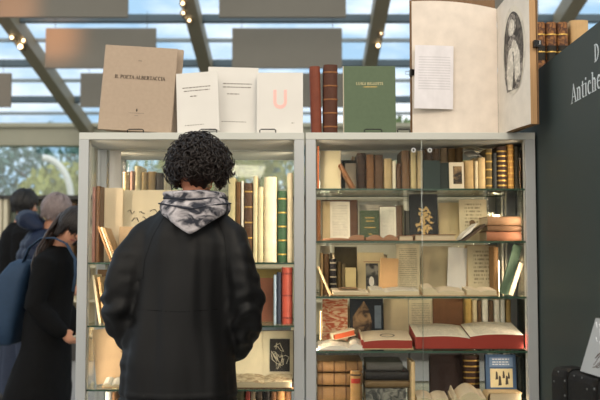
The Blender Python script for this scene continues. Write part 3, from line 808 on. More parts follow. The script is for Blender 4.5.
leaf((0.001, 0), rb, HL - .012, .60, .028, vellum((220, 210, 196)), 'page_block', tuple(rn))
q0 = Vector((0.001, 0)) - rn * .0295; q1 = Vector(rb) - rn * .0295 + rd * .006; o4 = -rn * .004
MB().prism([tuple(q0 + rd * .02), tuple(q1), tuple(q1 + o4), tuple(q0 + rd * .02 + o4)], -.001, .605, board_f).build('board', t)
# oval portrait on the bowed page
def on_leaf(s, z, lift):
    q = Vector((.001, 0)).lerp(Vector(rb), s) + rn * (.012 * math.sin(PI * s) + lift); return (q.x, q.y, z)
def leaf_patch(name, out, m, lift):
    mb = MB(); a = mb.add([on_leaf(u, z, lift) for u, z in out]); c = mb.add([on_leaf(sum(u for u, z in out) / len(out), sum(z for u, z in out) / len(out), lift)])
    for i in range(len(out)): mb.face([a + i, a + (i + 1) % len(out), c], m)
    return mb.build(name, t)
eng = two_tone('engraving tone dark', (50, 44, 40), (120, 112, 102), 30, .4, .68, .5); eng2 = two_tone('engraving tone light', (200, 190, 174), (232, 222, 206), 34, .42, .6, 1.2); eng3 = two_tone('engraving tone mid', (88, 80, 74), (168, 158, 146), 40, .42, .6, 1)
def shp(pts): return [(.04 + u, z - .02) for u, z in pts]
leaf_patch('printed_border', oval(.58, .345, .33, .195, 40), two_tone('plate mark tone', (204, 194, 178), (222, 212, 194), 8), .0012)
leaf_patch('engraved_oval', oval(.58, .345, .285, .168, 40), eng, .0022)
leaf_patch('engraved_robe', shp([(.36, .19), (.70, .19), (.80, .26), (.78, .35), (.66, .41), (.55, .44), (.42, .41), (.34, .35), (.28, .26)]), eng3, .003)
leaf_patch('engraved_sleeve', shp([(.40, .20), (.53, .19), (.58, .29), (.54, .38), (.44, .37), (.36, .28)]), eng2, .0038)
leaf_patch('engraved_scarf', shp([(.62, .22), (.75, .25), (.74, .34), (.64, .40), (.58, .36), (.6, .29)]), eng2, .0038)
leaf_patch('engraved_hair', oval(.57, .455, .13, .05), eng3, .003)
leaf_patch('engraved_face', oval(.57, .445, .085, .036), eng2, .0038)
leaf_patch('engraved_hand', oval(.62, .36, .05, .026), eng2, .0044)
# note sheet and clips
nx0, nx1 = X(415.5, 4.05), X(455, 4.05)
sheet('small white printed note sheet resting on the blank page of the folio', nx1 - nx0, Zp(44.5, 4.05) - Zp(108, 4.05), tp_note, (nx0, 4.058, Zp(108, 4.05)), (0, R(1.2), R(2)), .003, name='note_sheet', cat='note')
def clip(px, py, Y, label, yaw):
    c = thing('binder_clip', label, 'clip', P(px, py, Y), (0, 0, yaw), 'black clips on the huge folio')
    MB().prism([(-.012, -.005), (.008, -.012), (.012, -.012), (.012, .022), (.008, .022), (-.012, .012)], -.014, .014, black_metal).build('jaw', c)
    mb = MB(); mb.tube([(.012, 0, -.008), (.03, 0, -.008), (.03, 0, .008), (.012, 0, .008)], [.0015] * 4, steel, 5); mb.build('handle', c)
clip(412.2, 73, 4.11, 'black clip on the outer edge of the folio blank page', PI)
clip(535.5, 44, 3.69, 'black clip on the edge of the folio portrait page', -1.2)
# --- books beyond the dark wall
t = thing('side_cabinet', 'grey cabinet beyond the dark lettered wall, carrying brown folios', 'cabinet', (1.11, 4.12, 0))
MB().box(0, .95, 0, .45, 0, 1.86, paint).build('body', t); MB().box(-.005, .955, -.01, .46, 1.8605, 1.89, paint).build('top', t)
for a in (0, .475): MB().box(.01 + a, .465 + a, -.012, 0, .1, 1.84, mat('grey door', (120, 122, 120), .5, .05, 6, 0)).build('door', t)
orn = two_tone('tooled brown spine', (84, 50, 30), (150, 100, 52), 46, .45, .6, .6)
for a, b, lb in ((539.5, 550, 'brown gold tooled folio spine above the dark wall, beside the open folio'), (550.4, 561.4, 'brown gold tooled folio spine above the dark wall, middle of three'), (561.8, 573, 'brown gold tooled folio spine above the dark wall, nearest the pale book')):
    S(1.8902, a, b, 22, 4.24, .26, orn, lb, bands=6, bm=gilt, plate=leather((38, 34, 28)), group='gold tooled folios beyond the dark wall')
S(1.8902, 575.5, 594, 20, 4.26, .26, vellum((196, 160, 112)), 'pale tan book above the dark wall beyond the gold tooled folios', bands=0)

# ================================================================== left cabinet
A, B_, C_, D_ = SHL
G = 'books on the upper shelf of the left cabinet'
S(A, 91.4, 94.8, 187, 4.06, .1, leather((176, 130, 116)), 'slim pinkish book at the outer end of the left cabinet upper shelf', group=G)
S(A, 95, 99.3, 186, 4.06, .1, leather((98, 70, 46)), 'dark brown book beside the slim pinkish one, left cabinet upper shelf', group=G)
F(A, 101.5, 121.5, 188, 4.20, .02, v_cream, 'grey cream vellum book facing out behind the leaning booklets', tilt=3, group=G)
t = SH(A, 120, 186, 190, 4.26, vellum((216, 203, 172)), 'large cream manuscript sheet with dark handwriting, behind the visitor shoulder', tilt=6, name='manuscript_sheet', cat='manuscript')
rg = random.Random(5); mb = MB()
for r_, (zz, x0, x1) in enumerate(((.235, .03, .25), (.20, .05, .26), (.165, .08, .24), (.12, .03, .2), (.085, .05, .22))):
    pts, x = [], x0
    while x < x1:
        pts.append((x, -.006, zz + rg.uniform(-.010, .013))); x += rg.uniform(.006, .013)
        if rg.random() < .22 and len(pts) > 2:
            mb.tube(pts, [.002] * len(pts), ink, 5); pts = []; x += .012
    if len(pts) > 2: mb.tube(pts, [.002] * len(pts), ink, 5)
mb.build('handwriting_text', t)
for k, (px, cc, lb) in enumerate(((110.4, (150, 112, 74), 'brown booklet leaning at the outer end, first of three leaning'), (113.1, (216, 200, 160), 'cream booklet leaning at the outer end, second of three leaning'), (115.7, (170, 136, 96), 'tan booklet leaning at the outer end, third of three leaning'))):
    S(A, px, px + 2.4, 226 + k, 4.03, .13, leather(cc), lb, roll=-21, group='leaning booklets in the left cabinet')
F(A, 118.5, 132, 227, 4.11, .014, v_tan, 'small tan parchment book facing out beside the leaning booklets', tilt=7, group=G)
GS = 'spines on the upper shelf of the left cabinet'
for (p0, p1, top, c, lb, bands, bmat) in (
    (228, 235.6, 178, (204, 194, 150), 'yellowish cream spine next to the curly hair, left cabinet upper shelf', 0, None),
    (236, 240.6, 182, (112, 82, 52), 'thin brown spine between cream and white spines, left cabinet', 0, None),
    (241, 243.6, 181, (232, 228, 214), 'very thin white spine between two brown spines, left cabinet', 0, None),
    (244, 252.6, 183, (84, 60, 42), 'dark brown banded leather spine near the shoulder, left cabinet', 5, gilt),
    (253, 257.6, 176, (214, 202, 162), 'tall narrow cream spine beside the dark banded spine, left cabinet', 0, None),
    (258, 263.4, 187, (208, 196, 158), 'shorter cream spine before the widest cream spine, left cabinet', 0, None),
    (263.8, 276.8, 177, (222, 212, 180), 'widest cream spine on the left cabinet upper shelf', 0, None),
    (277.6, 286.8, 191, (44, 76, 50), 'dark green gilt banded spine on the left cabinet upper shelf', 5, gilt),
    (287.3, 293, 173, (216, 204, 172), 'tallest cream spine against the cabinet post, left cabinet', 0, None)):
    S(A, p0, p1, top, 4.07, .22, leather(c), lb, bands=bands, bm=bmat, group=GS)
G = 'books on the second shelf of the left cabinet'
F(B_, 98, 109, 270, 4.215, .03, leather((122, 92, 62)), 'brown book behind the leaning pale booklets, second shelf', tilt=2, group=G)
S(B_, 99.5, 102.5, 275, 4.05, .14, leather((224, 210, 176)), 'cream booklet leaning against the post, left cabinet second shelf', roll=-9, group=G)
S(B_, 104.5, 108, 277, 4.05, .14, leather((182, 148, 104)), 'tan booklet leaning beside the cream one, left cabinet second shelf', roll=-9, group=G)
F(B_, 248, 281, 269.5, 4.29, .02, cloth((216, 192, 124)), 'yellow book behind the red brown book, left cabinet second shelf', tilt=1, group=G)
F(B_, 246, 273, 278.5, 4.16, .02, cloth((156, 100, 78)), 'red brown book facing out beside the visitor sleeve', tilt=4, group=G)
S(B_, 273.6, 276.6, 275, 4.05, .2, cloth((128, 146, 164)), 'thin blue grey spine between red brown book and navy spine', group=G)
S(B_, 276.9, 281.2, 272.5, 4.05, .2, cloth((30, 38, 54)), 'narrow navy spine next to the red leather spine', group=G)
S(B_, 281.6, 292.6, 267.5, 4.04, .22, leather((132, 58, 46)), 'thick rounded red leather spine against the post', bands=3, bm=leather((98, 38, 32)), group=G)
G = 'books on the third shelf of the left cabinet'
F(C_, 99, 126, 331, 4.09, .03, v_tan, 'tan vellum book leaning toward the post, left cabinet third shelf', tilt=6, roll=-7, group=G)
OB(C_, 105, 113, 122, 4.0, .07, .012, .01, 'small open booklet lying in front of the tan vellum book', v_tan, edge_z, tp_light, tilt=18)
SH(C_, 254, 291, 327.5, 4.30, cloth((178, 196, 214)), 'pale blue card standing behind the open book with black print', tilt=2, name='card', cat='card')
t = OB(C_, 234, 263, 293, 4.2, .228, .012, .010, 'open book standing upright with a black woodcut on its right page', leather((120, 92, 60)), edge_z, vellum((226, 214, 182)), tilt=77, lift=.006)
wg = flat_patch(t, 'woodcut_print', rect(.032, .125, .04, .19), woodcut, 0)
wg.rotation_euler = (-PI / 2, 0, 0); wg.location = (0, 0, .0178)
wl = mat('white woodcut line', (206, 198, 178), .8, .05, 30, 0); mb = MB(); rg = random.Random(9)
for k in range(11):
    x, z = rg.uniform(.05, .11), rg.uniform(.06, .18); pts = [(x, z)]
    for j in range(4):
        x = min(.121, max(.039, x + rg.uniform(-.03, .03))); z = min(.195, max(.05, z + rg.uniform(-.035, .035))); pts.append((x, z))
    mb.tube([(a, -.0008, b) for a, b in pts], [.0014] * len(pts), wl, 4)
ln = mb.build('woodcut_line', wg)
OB(C_, 234, 264, 291.8, 3.985, .15, .022, .022, 'open picture book lying flat under the upright woodcut book', leather((104, 74, 46)), edge_z, two_tone('drawn picture page', (150, 126, 94), (220, 204, 168), 30, .35, .65, 1), tilt=7, lift=.006)
G = 'spines on the bottom visible shelf of the left cabinet'
for (p0, p1, top, c, lb) in ((107, 113.6, 392, (232, 230, 218), 'white spine low behind the visitor sleeve, wider one'), (114, 118, 392.5, (150, 110, 74), 'tan spine between two low white spines'), (124, 129, 393, (226, 222, 208), 'white spine low against the jacket hem, narrower one'),
    (236, 245.6, 391.5, (72, 70, 52), 'olive dark spine lowest shelf beside the jacket hem'), (246, 251, 391, (150, 62, 50), 'red spine on the lowest shelf beside the jacket hem'), (251.4, 256.2, 392, (140, 124, 100), 'grey tan spine after the red one, lowest shelf'), (256.6, 263, 391.5, (70, 58, 46), 'dark brown spine after the grey tan one, lowest shelf'),
    (263.4, 270.6, 392, (36, 32, 30), 'black spine on the lowest shelf of the left cabinet'), (271, 276.6, 392, (112, 78, 50), 'mid brown spine after the black one, lowest shelf'), (277, 285, 391.5, (170, 128, 80), 'tan leather spine on the lowest shelf of the left cabinet'), (285.4, 291.4, 392, (120, 82, 52), 'last brown spine against the post, lowest shelf')):
    S(D_, p0, p1, top, 4.03, .2, leather(c), lb, bands=4, group=G)

# ================================================================== right cabinet
A, B_, C_, D_, E_ = SHR
G = 'books on the top shelf of the right cabinet'
S(A, 317.2, 319.6, 146, 4.02, .2, leather((150, 84, 46)), 'very thin orange book at the outer end of the right cabinet top shelf', group=G)
F(A, 320.3, 340.5, 151, 4.1, .022, vellum((184, 176, 142)), 'grey cream book facing out at the end of the top shelf', tilt=4, side='r', spine_m=v_pale, group=G)
F(A, 341.5, 357, 160.5, 4.24, .02, cloth((40, 50, 42)), 'dark green book behind the diagonal leaning book, top shelf', tilt=3, group=G)
S(A, 353, 357, 163, 4.03, .14, leather((124, 84, 52)), 'brown slim book leaning diagonally across a dark green one', roll=-30, group=G)
SH(A, 345.5, 357, 163.5, 4.2, v_pale, 'cream paper corner behind the diagonal leaning book', tilt=4, name='loose_sheet', cat='paper')
GT1 = 'spines on the top shelf of the right cabinet'
for (p0, p1, top, c, lb, bands, bm) in (
    (358, 366.4, 153, (66, 48, 34), 'darkest brown banded spine beside the diagonal book', 6, leather((40, 28, 22))),
    (366.8, 375, 154.5, (126, 90, 56), 'tan brown spine second after the diagonal book', 4, None),
    (375.4, 384, 155, (96, 72, 50), 'brown spine with pale foot third after the diagonal book', 5, None),
    (384.4, 392.8, 158.5, (182, 160, 116), 'short beige vellum spine in the middle of the top shelf', 0, None),
    (393.2, 396.8, 161, (226, 216, 188), 'thin white spine beside the short beige spine', 0, None),
    (397.2, 402, 163.5, (92, 68, 48), 'short dark spine beside the thin white spine', 3, None),
    (402.4, 411, 150.5, (118, 90, 62), 'tall smooth brown spine beneath the door pull', 0, None),
    (411.4, 417.6, 150, (196, 178, 130), 'tall beige spine just before the glass door seam', 2, None),
    (418.2, 424, 151, (184, 164, 122), 'tall beige spine just past the glass door seam', 2, None)):
    S(A, p0, p1, top, 4.09, .2, leather(c), lb, bands=bands, bm=bm, group=GT1)
for i, (p0, p1, top, c, lb) in enumerate(((425, 433, 149, (106, 82, 54), 'brown spine behind the black green book, first of the back row'), (433.4, 441, 148.5, (124, 96, 62), 'lighter brown spine behind the black green book, second of the back row'), (441.4, 449, 148, (150, 122, 80), 'tan spine in the back row above the black green book edge'), (449.4, 457, 148.5, (140, 110, 70), 'tan spine in the back row above the photo card'), (457.4, 464.6, 148, (128, 98, 62), 'brown tan spine in the back row before the beige spines'))):
    S(A, p0, p1, top, 4.2, .14, leather(c), lb, bands=3, group='back row spines on the top shelf')
F(A, 424.8, 441, 160.5, 4.06, .018, cloth((38, 54, 50)), 'black green cloth book facing out behind the door seam', tilt=4, group=G)
F(A, 441.6, 450, 163, 4.09, .02, cloth((34, 46, 40)), 'narrow dark green book between the black green book and photo card', tilt=3, group=G)
t = F(A, 450.8, 465, 162.5, 4.05, .012, v_pale, 'cream card cover with a small dark portrait photo', tilt=5, group=G)
hh, ww = (Zp(162.5, 4.05) - A), X(465, 4.05) - X(450.8, 4.05)
flat_patch(t, 'portrait_photo', rect(ww * .24, ww * .86, hh * .2, hh * .86), two_tone('sepia photo', (46, 36, 28), (150, 120, 84), 26, .45, .62, .5), -.0006)
for (p0, p1, top, c, lb, bands, bm) in (
    (465.6, 475.6, 160.5, (196, 166, 118), 'wide tan vellum spine beside the photo card', 0, None),
    (476, 479.4, 161, (222, 206, 168), 'thin cream spine beside the wide tan vellum spine', 0, None),
    (479.8, 487, 157.5, (206, 178, 130), 'cream tan spine under the white folded paper', 0, None),
    (487.4, 493.6, 149, (104, 88, 54), 'olive brown gilt spine beside the cream tan spine', 5, gilt),
    (494, 498.4, 153, (52, 54, 54), 'dark slate spine between two brown gilt spines', 4, None),
    (498.8, 508.8, 146.5, (62, 44, 34), 'thick dark brown spine with gold dots', 8, gilt),
    (509.2, 515.6, 144.5, (168, 124, 66), 'bright tan gilt spine near the outer post', 7, gilt),
    (516, 521, 146.5, (60, 54, 40), 'dark olive spine against the outer post, top shelf', 5, None)):
    S(A, p0, p1, top, 4.08, .1 if p0 < 480 else .2, leather(c), lb, bands=bands, bm=bm, group=GT1)
zt = Zp(157.5, 4.08)
sheet('white folded paper lying over the tops of tan spines', X(486, 4.09) - X(470, 4.09), .15, paper_w, (X(470, 4.09), 4.10, zt + .004), (-R(76), R(4), 0), .01, name='folded_paper', cat='paper')

G = 'books on the second shelf of the right cabinet'
S(B_, 316.6, 321, 200, 4.12, .2, leather((150, 98, 58)), 'brown spine at the outer end of the second shelf', bands=4, group=G)
t = F(B_, 322, 357, 200.5, 4.2, .03, leather((86, 58, 38)), 'brown bound book standing open at a cream title page', tilt=7, side='r', group=G)
hh, ww = (Zp(200.5, 4.2) - B_), X(357, 4.2) - X(322, 4.2)
sheet_mesh(ww * .22, hh * .95, vellum((200, 178, 132)), None, .002).build('endpaper', t, loc=(0.002, -.0025, .004))
sheet_mesh(ww * .57, hh * .94, tp_light, None, .004).build('title_page', t, loc=(ww * .235, -.003, .004))
F(B_, 361, 379.5, 211, 4.13, .022, cloth((62, 74, 52)), 'small dark green book facing out with gilt lines', tilt=5, group=G)
o = bpy.data.objects[[x.name for x in COL.objects if x.name.startswith('book')][-1]]
t = [x for x in COL.objects if x.get('label') == 'small dark green book facing out with gilt lines'][0]
for zz, a, b in ((.105, .02, .065), (.09, .025, .06), (.06, .018, .067), (.03, .035, .05)): words_row(t, a, b, zz, .0035, gilt, rg, 0, -.0006)
SH(B_, 360, 383, 205, 4.27, tp_light, 'grey cream printed leaf standing behind the small green book', tilt=4, name='loose_leaf', cat='leaf')
t = F(B_, 380, 402, 206.5, 4.16, .024, leather((98, 72, 50)), 'brown book standing open at a white printed page', tilt=7, side='r', group=G)
hh, ww = (Zp(206.5, 4.16) - B_), X(402, 4.16) - X(380, 4.16)
sheet_mesh(ww * .74, hh * .96, tp_light, None, .004).build('title_page', t, loc=(0.001, -.003, .003))
t = F(B_, 411, 438.5, 194.5, 4.14, .02, cloth((30, 32, 32)), 'black book cover with a gold bouquet ornament', tilt=6, group=G)
hh, ww = (Zp(194.5, 4.14) - B_), X(438.5, 4.14) - X(411, 4.14)
gm = mat('gold leaf ornament', (198, 164, 102), .5, .25, 60, .1); rg = random.Random(21); mb = MB()
for k in range(46):
    while True:
        u, v = rg.uniform(-1, 1), rg.uniform(-1, 1)
        if u * u + v * v < 1: break
    cx, cz = ww * .5 + u * ww * .27 * (1 - .25 * v), hh * .45 + v * hh * .33; a = rg.uniform(0, PI); l, s = .013, .0055
    q = [(cx + l * math.cos(a), cz + l * math.sin(a)), (cx - s * math.sin(a), cz + s * math.cos(a)), (cx - l * math.cos(a), cz - l * math.sin(a)), (cx + s * math.sin(a), cz - s * math.cos(a))]
    b = mb.add([(x, -.0006 - .00006 * k, z) for x, z in q]); mb.face([b, b + 1, b + 2, b + 3], gm)
mb.build('gold_ornament', t)
SH(B_, 439.5, 470, 203, 4.25, vellum((214, 192, 146)), 'cream parchment leaf beside the black bouquet cover', tilt=6, bow=.012, name='parchment_leaf', cat='leaf')
t = SH(B_, 460, 488, 199.5, 4.2, tp_title, 'old title page with a small printed ornament, second shelf', tilt=6, name='title_leaf', cat='leaf')
flat_patch(t, 'printed_ornament', oval(.06, .085, .014, .016), mat('brown ink', (124, 96, 66), .8, .2, 80, 0), -.006)
zz = B_
for top, c, lb, p0 in ((231.5, (150, 100, 74), 'orange brown book at the bottom of the lying stack', 487), (226, (118, 88, 64), 'thin brown book in the middle of the lying stack', 488), (216.5, (152, 118, 88), 'tan book on top of the lying stack', 488)):
    _, zz = LS(zz, p0, 522, top, 4.02, .2, leather(c), lb, bands=0, group='lying stack on the second shelf')
t = thing('folded_leaf', 'dark edged leaf folded into a slope against the lying stack', 'leaf', (X(461, 4.03), 4.03, B_ + .001))
dx, dz = X(486, 4.03) - X(461, 4.03), Zp(224, 4.03) - B_
mb = MB(); mb.prism([(0, 0), (dx * .98, dz), (dx * .98, dz - .012), (.02, 0)], 0, .13, leather((84, 68, 56)), 'y'); mb.build('cover', t)
mb = MB(); mb.prism([(.004, .0015), (dx * .45, dz * .455), (dx * .72, dz * .98), (dx * .2, dz * .36)], .0, .128, paper, 'y'); mb.build('page', t, loc=(-.006, -.002, .0045))
OB(B_, 323, 350, 364, 4.0, .1, .006, .02, 'low open book lying before the title page book, second shelf', leather((110, 78, 54)), edge_brown, tp_blank, lift=.005)
OB(B_, 366, 383.5, 398, 4.0, .09, .011, .012, 'open leaflet spread before the small green book', leather((120, 88, 60)), edge_brown, tp_light, bulge=.012)
LY(B_, 399, 414, 235.5, 4.0, .1, leather((140, 98, 72)), 'small brown book lying flat before the white printed page')
LY(B_, 415, 456, 234.5, 3.995, .12, leather((128, 88, 54)), 'wide brown book lying flat under the black bouquet cover')

G = 'books on the third shelf of the right cabinet'
S(C_, 320.5, 323.5, 253, 4.12, .2, leather((170, 140, 98)), 'thin tan book at the outer end of the third shelf', group=G)
F(C_, 321, 330, 246, 4.3, .012, v_pale, 'cream book upper half showing behind brown spines, third shelf', tilt=1, group=G)
S(C_, 324, 329.4, 254, 4.12, .16, leather((96, 70, 44)), 'brown spine before the black spine, third shelf', bands=3, group=G)
S(C_, 330, 336.6, 259, 4.10, .18, leather((32, 28, 30)), 'black spine with pale bands on the third shelf', bands=5, bm=leather((150, 140, 120)), group=G)
S(C_, 337.2, 341, 262, 4.14, .16, leather((120, 98, 62)), 'olive brown small spine beside the black spine', group=G)
S(C_, 341.4, 345.4, 264, 4.14, .16, leather((96, 84, 58)), 'dark olive small spine second after the black spine', group=G)
F(C_, 346, 356, 268, 4.13, .02, vellum((176, 160, 112)), 'small olive tan book facing out on the third shelf', tilt=3, group=G)
F(C_, 335, 357, 247, 4.31, .012, leather((92, 80, 56)), 'dark olive board at the back of the third shelf', tilt=1, group=G)
S(C_, 329.5, 332.4, 266, 4.02, .07, leather((170, 150, 116)), 'cream booklet leaning toward the outer post, third shelf', roll=-24, group=G)
t = OB(C_, 333, 366, 369.5, 3.99, .12, .012, .006, 'open book with a dark picture lying low on the third shelf', leather((150, 116, 76)), edge_z, tp_blank, tilt=7, yaw=4, lift=.006)
p = flat_patch(t, 'dark_picture', [(-.12, .03), (-.03, .03), (-.03, .1), (-.12, .1)], picture, 0); p.rotation_euler = (-PI / 2, 0, 0); p.location = (0, 0, .0195)
t = F(C_, 358, 384, 253, 4.2, .012, vellum((206, 186, 142)), 'cream mount framing a small dark portrait', tilt=6, group=G, cat='mounted print')
hh, ww = (Zp(253, 4.2) - C_), X(384, 4.2) - X(358, 4.2)
flat_patch(t, 'portrait_picture', rect(ww * .3, ww * .78, hh * .1, hh * .74), two_tone('grey portrait picture', (54, 52, 50), (140, 136, 124), 24, .45, .6, .6), -.0006)
flat_patch(t, 'portrait_figure', oval(ww * .52, hh * .3, ww * .1, hh * .12), paper, -.0009)
flat_patch(t, 'red_rule', rect(ww * .22, ww * .84, hh * .77, hh * .785), mat('red ink', (150, 92, 72), .8, .1, 40, 0), -.0006)
F(C_, 379.5, 397, 259, 4.14, .012, vellum((214, 170, 118)), 'orange tan leaf book leaning beside the small portrait', tilt=5, roll=3, group=G)
SH(C_, 396.5, 420, 244.5, 4.25, tp_full, 'tall folded printed page before the door seam, third shelf', tilt=4, name='folded_page', cat='leaf')
SH(C_, 421, 451.5, 246.5, 4.29, vellum((210, 190, 154)), 'broad olive cream sheet behind the white sheet, third shelf', tilt=3, name='parchment_sheet', cat='leaf')
SH(C_, 446.5, 465.5, 248.5, 4.22, paper_w, 'plain white sheet leaning on the third shelf', tilt=4, roll=3, name='white_sheet', cat='leaf')
t = F(C_, 466.5, 497, 245.5, 4.22, .02, v_tan, 'book standing open at a title page beside the green leaning book', tilt=4, group=G)
sheet_mesh(X(497, 4.22) - X(468, 4.22), (Zp(245.5, 4.22) - C_) * .97, tp_title, None, .004).build('title_page', t, loc=(.006, -.003, .003))
S(C_, 493.5, 498.8, 247, 4.10, .1, leather((146, 110, 70)), 'tan binding between the title page and green leaning book', bands=2, group=G)
F(C_, 499.5, 508, 244.5, 4.06, .012, cloth((84, 104, 84)), 'sage green book leaning diagonally against the outer post', tilt=0, roll=17, group=G)
F(C_, 508.5, 512.5, 262, 4.02, .01, v_cream, 'cream wedge shaped booklet leaning under the sage green book', tilt=0, roll=19, group=G)
OB(C_, 370, 385, 419, 3.99, .15, .02, .016, 'open book lying flat across the middle of the third shelf', v_tan, edge_z, tp_light, tilt=5, lift=.006)
OB(C_, 423, 437, 464, 3.99, .15, .026, .012, 'open vellum book with curling page at the door seam', v_tan, edge_z, tp_blank, tilt=6, bulge=.006, lift=.006)
OB(C_, 466.5, 480, 496, 3.99, .13, .02, .018, 'beige open book lying before the old title page, third shelf', v_tan, edge_z, tp_blank, tilt=5, lift=.006)

G = 'books on the fourth shelf of the right cabinet'
F(D_, 322.5, 347.5, 299.5, 4.26, .008, marble, 'orange marbled paper board at the outer end of the fourth shelf', tilt=5, side='r', spine_m=v_cream, group=G)
t = F(D_, 350, 383, 299, 4.24, .01, cloth((38, 44, 52)), 'dark framed print of a brown robed figure', tilt=4, group=G, cat='framed print')
hh, ww = (Zp(299, 4.24) - D_), X(383, 4.24) - X(350, 4.24)
flat_patch(t, 'brown_figure', [(ww * .1, hh * .04), (ww * .62, hh * .04), (ww * .66, hh * .5), (ww * .56, hh * .78), (ww * .42, hh * .95), (ww * .26, hh * .8), (ww * .08, hh * .6)], picture, -.0006)
flat_patch(t, 'pale_patch', rect(ww * .74, ww * .94, hh * .35, hh * .85), mat('blue grey wash', (116, 130, 144), .8, .25, 30, 0), -.0007)
SH(D_, 383.5, 408, 299.5, 4.28, vellum((216, 198, 160)), 'olive cream vellum sheet beside the dark framed print', tilt=3, name='vellum_sheet', cat='leaf')
SH(D_, 408.5, 432.5, 300, 4.28, tp_full, 'olive cream printed sheet beside the large brown board', tilt=3, name='printed_sheet', cat='leaf')
F(D_, 433.5, 463, 299, 4.27, .02, leather((128, 88, 58)), 'large plain brown board standing behind the open red edged book', tilt=3, group=G)
for (p0, p1, top, c, lb) in ((465, 471.5, 299, (206, 170, 96), 'yellow tan spine behind the big open book'), (472, 477, 300, (222, 206, 166), 'cream spine behind the big open book, beside the yellow tan one'), (477.4, 481, 301, (110, 84, 58), 'thin brown spine behind the big open book'), (481.4, 488, 299.5, (228, 222, 206), 'white spine behind the big open book, first white one'), (488.4, 493, 301, (96, 76, 56), 'dark brown spine between two white spines, fourth shelf'), (493.4, 499.5, 300, (226, 220, 204), 'white spine behind the big open book, middle white one'), (500, 504.5, 299.5, (230, 226, 212), 'white spine behind the big open book, nearest the outer post'), (505.5, 510.5, 300, (168, 140, 86), 'olive yellow spine against the outer post, fourth shelf')):
    S(D_, p0, p1, top, 4.25, .09, leather(c), lb, group='spines behind the big open book')
OB(D_, 318, 349, 362, 3.985, .12, .006, .014, 'white open pages lying at the outer end under the orange edged book', paper_w, paper, tp_light, tilt=9, lift=.004, bulge=.01)
t = face_book('small closed book with an orange edge lying tilted on white pages', X(355, 4.06) - X(333, 4.06), .09, .028, v_cream, (X(333, 4.06), 4.04, D_ + .066), (-PI / 2, -R(13), R(6)), pages=edge_orange, group=G)
t = OB(D_, 361, 363.5, 411.5, 4.0, .2, .038, .036, 'red edged book open at its first page with a round stamp', leather((196, 176, 138)), edge_red, tp_blank, tilt=8, lift=.008, bulge=.002, dip=.8)
mb = MB(); a = mb.add([(.11 + .034 * math.cos(2 * PI * i / 24), .08 + .034 * math.sin(2 * PI * i / 24), 0) for i in range(24)]); b = mb.add([(.11 + .027 * math.cos(2 * PI * i / 24), .08 + .027 * math.sin(2 * PI * i / 24), 0) for i in range(24)])
for i in range(24): mb.face([a + i, a + (i + 1) % 24, b + (i + 1) % 24, b + i], mat('stamp ink', (128, 116, 104), .8, .1, 40, 0))
mb.build('round_stamp', t, loc=(0, 0, .0402))
OB(D_, 415, 469, 522, 3.985, .24, .052, .060, 'big open book with red edges and white text pages', leather((74, 54, 42)), edge_red, tp_light, tilt=9, lift=.009, bulge=.004, dip=.86)

G = 'books on the lowest visible shelf of the right cabinet'
zz = E_
for k, (top, c, lb) in enumerate(((387, (112, 86, 54), 'mottled brown folio at the bottom of the lying pile under the stamp book'), (373.5, (120, 92, 58), 'mottled brown folio in the middle of the lying pile'), (361.5, (128, 98, 64), 'mottled brown folio on top of the lying pile, fourth shelf above it'))):
    _, zz = LS(zz, 317.2, 362, top, 4.06, .26, leather(c), lb, bands=4, bm=leather((90, 64, 40)), group='pile of lying brown folios')
S(E_, 350.5, 360.5, 371.5, 3.99, .055, leather((168, 130, 80)), 'small tan spine with a red label before the brown folios', bands=2, bm=leather((60, 44, 34)), plate=leather((166, 54, 40)), group=G)
zz = E_
for k, (top, m, lb, p0, p1) in enumerate(((388.5, two_tone('grey marbled cloth', (52, 54, 52), (128, 128, 118), 30, .42, .6, 1.2), 'grey mottled book at the bottom of the dark pile', 365, 405), (381, leather((112, 92, 62)), 'olive brown book in the middle of the dark pile', 364.5, 409), (371.5, leather((38, 35, 34)), 'black book near the top of the dark pile', 365, 408), (362.5, leather((92, 90, 86)), 'grey book on top of the dark pile', 366, 402))):
    _, zz = LS(zz, p0, p1, top, 4.05, .22, m, lb, group='dark lying pile')
S(E_, 410.5, 414.6, 362, 3.99, .16, leather((206, 180, 136)), 'slim cream book standing upright beside the dark pile', group=G)
F(E_, 430, 462, 355.5, 4.2, .03, leather((58, 42, 38)), 'large dark brown cover facing out under the big open book', tilt=4, group=G)
S(E_, 462.8, 479, 356, 4.17, .12, leather((66, 46, 38)), 'thick dark spine with gilt rows beside the blue book', bands=7, bm=gilt, group=G)
t = F(E_, 485, 515, 355.5, 4.12, .02, cloth((70, 96, 130)), 'blue book facing out with a cream picture panel', tilt=5, spine_m=cloth((40, 58, 84)), group=G)
hh, ww = (Zp(355.5, 4.12) - E_), X(515, 4.12) - X(485, 4.12)
flat_patch(t, 'title_panel', rect(ww * .12, ww * .9, hh * .74, hh * .94), cloth((112, 138, 172)), -.0005)
for zf in (.89, .83, .78): words_row(t, ww * .22, ww * .78, hh * zf, .005, mat('pale ink', (214, 222, 232), .7, .02, 30, 0), rg, 0, -.0009)
flat_patch(t, 'cover_picture', rect(ww * .14, ww * .88, hh * .3, hh * .70), vellum((214, 200, 156)), -.0005)
fig = mat('brown figure ink', (70, 62, 54), .8, .2, 30, 0)
for k, (a, b, s) in enumerate(((.35, .55, 1), (.45, .44, 1.2), (.58, .57, .9), (.68, .45, 1.1), (.75, .55, .8))):
    flat_patch(t, 'picture_figure', [(ww * a - .006 * s, hh * b - .018 * s), (ww * a + .007 * s, hh * b - .016 * s), (ww * a + .004 * s, hh * b + .016 * s), (ww * a - .003 * s, hh * b + .02 * s)], fig, -.0009)
S(E_, 517, 521.5, 357, 4.1, .16, leather((40, 44, 40)), 'dark spine against the outer post beside the blue book', group=G)
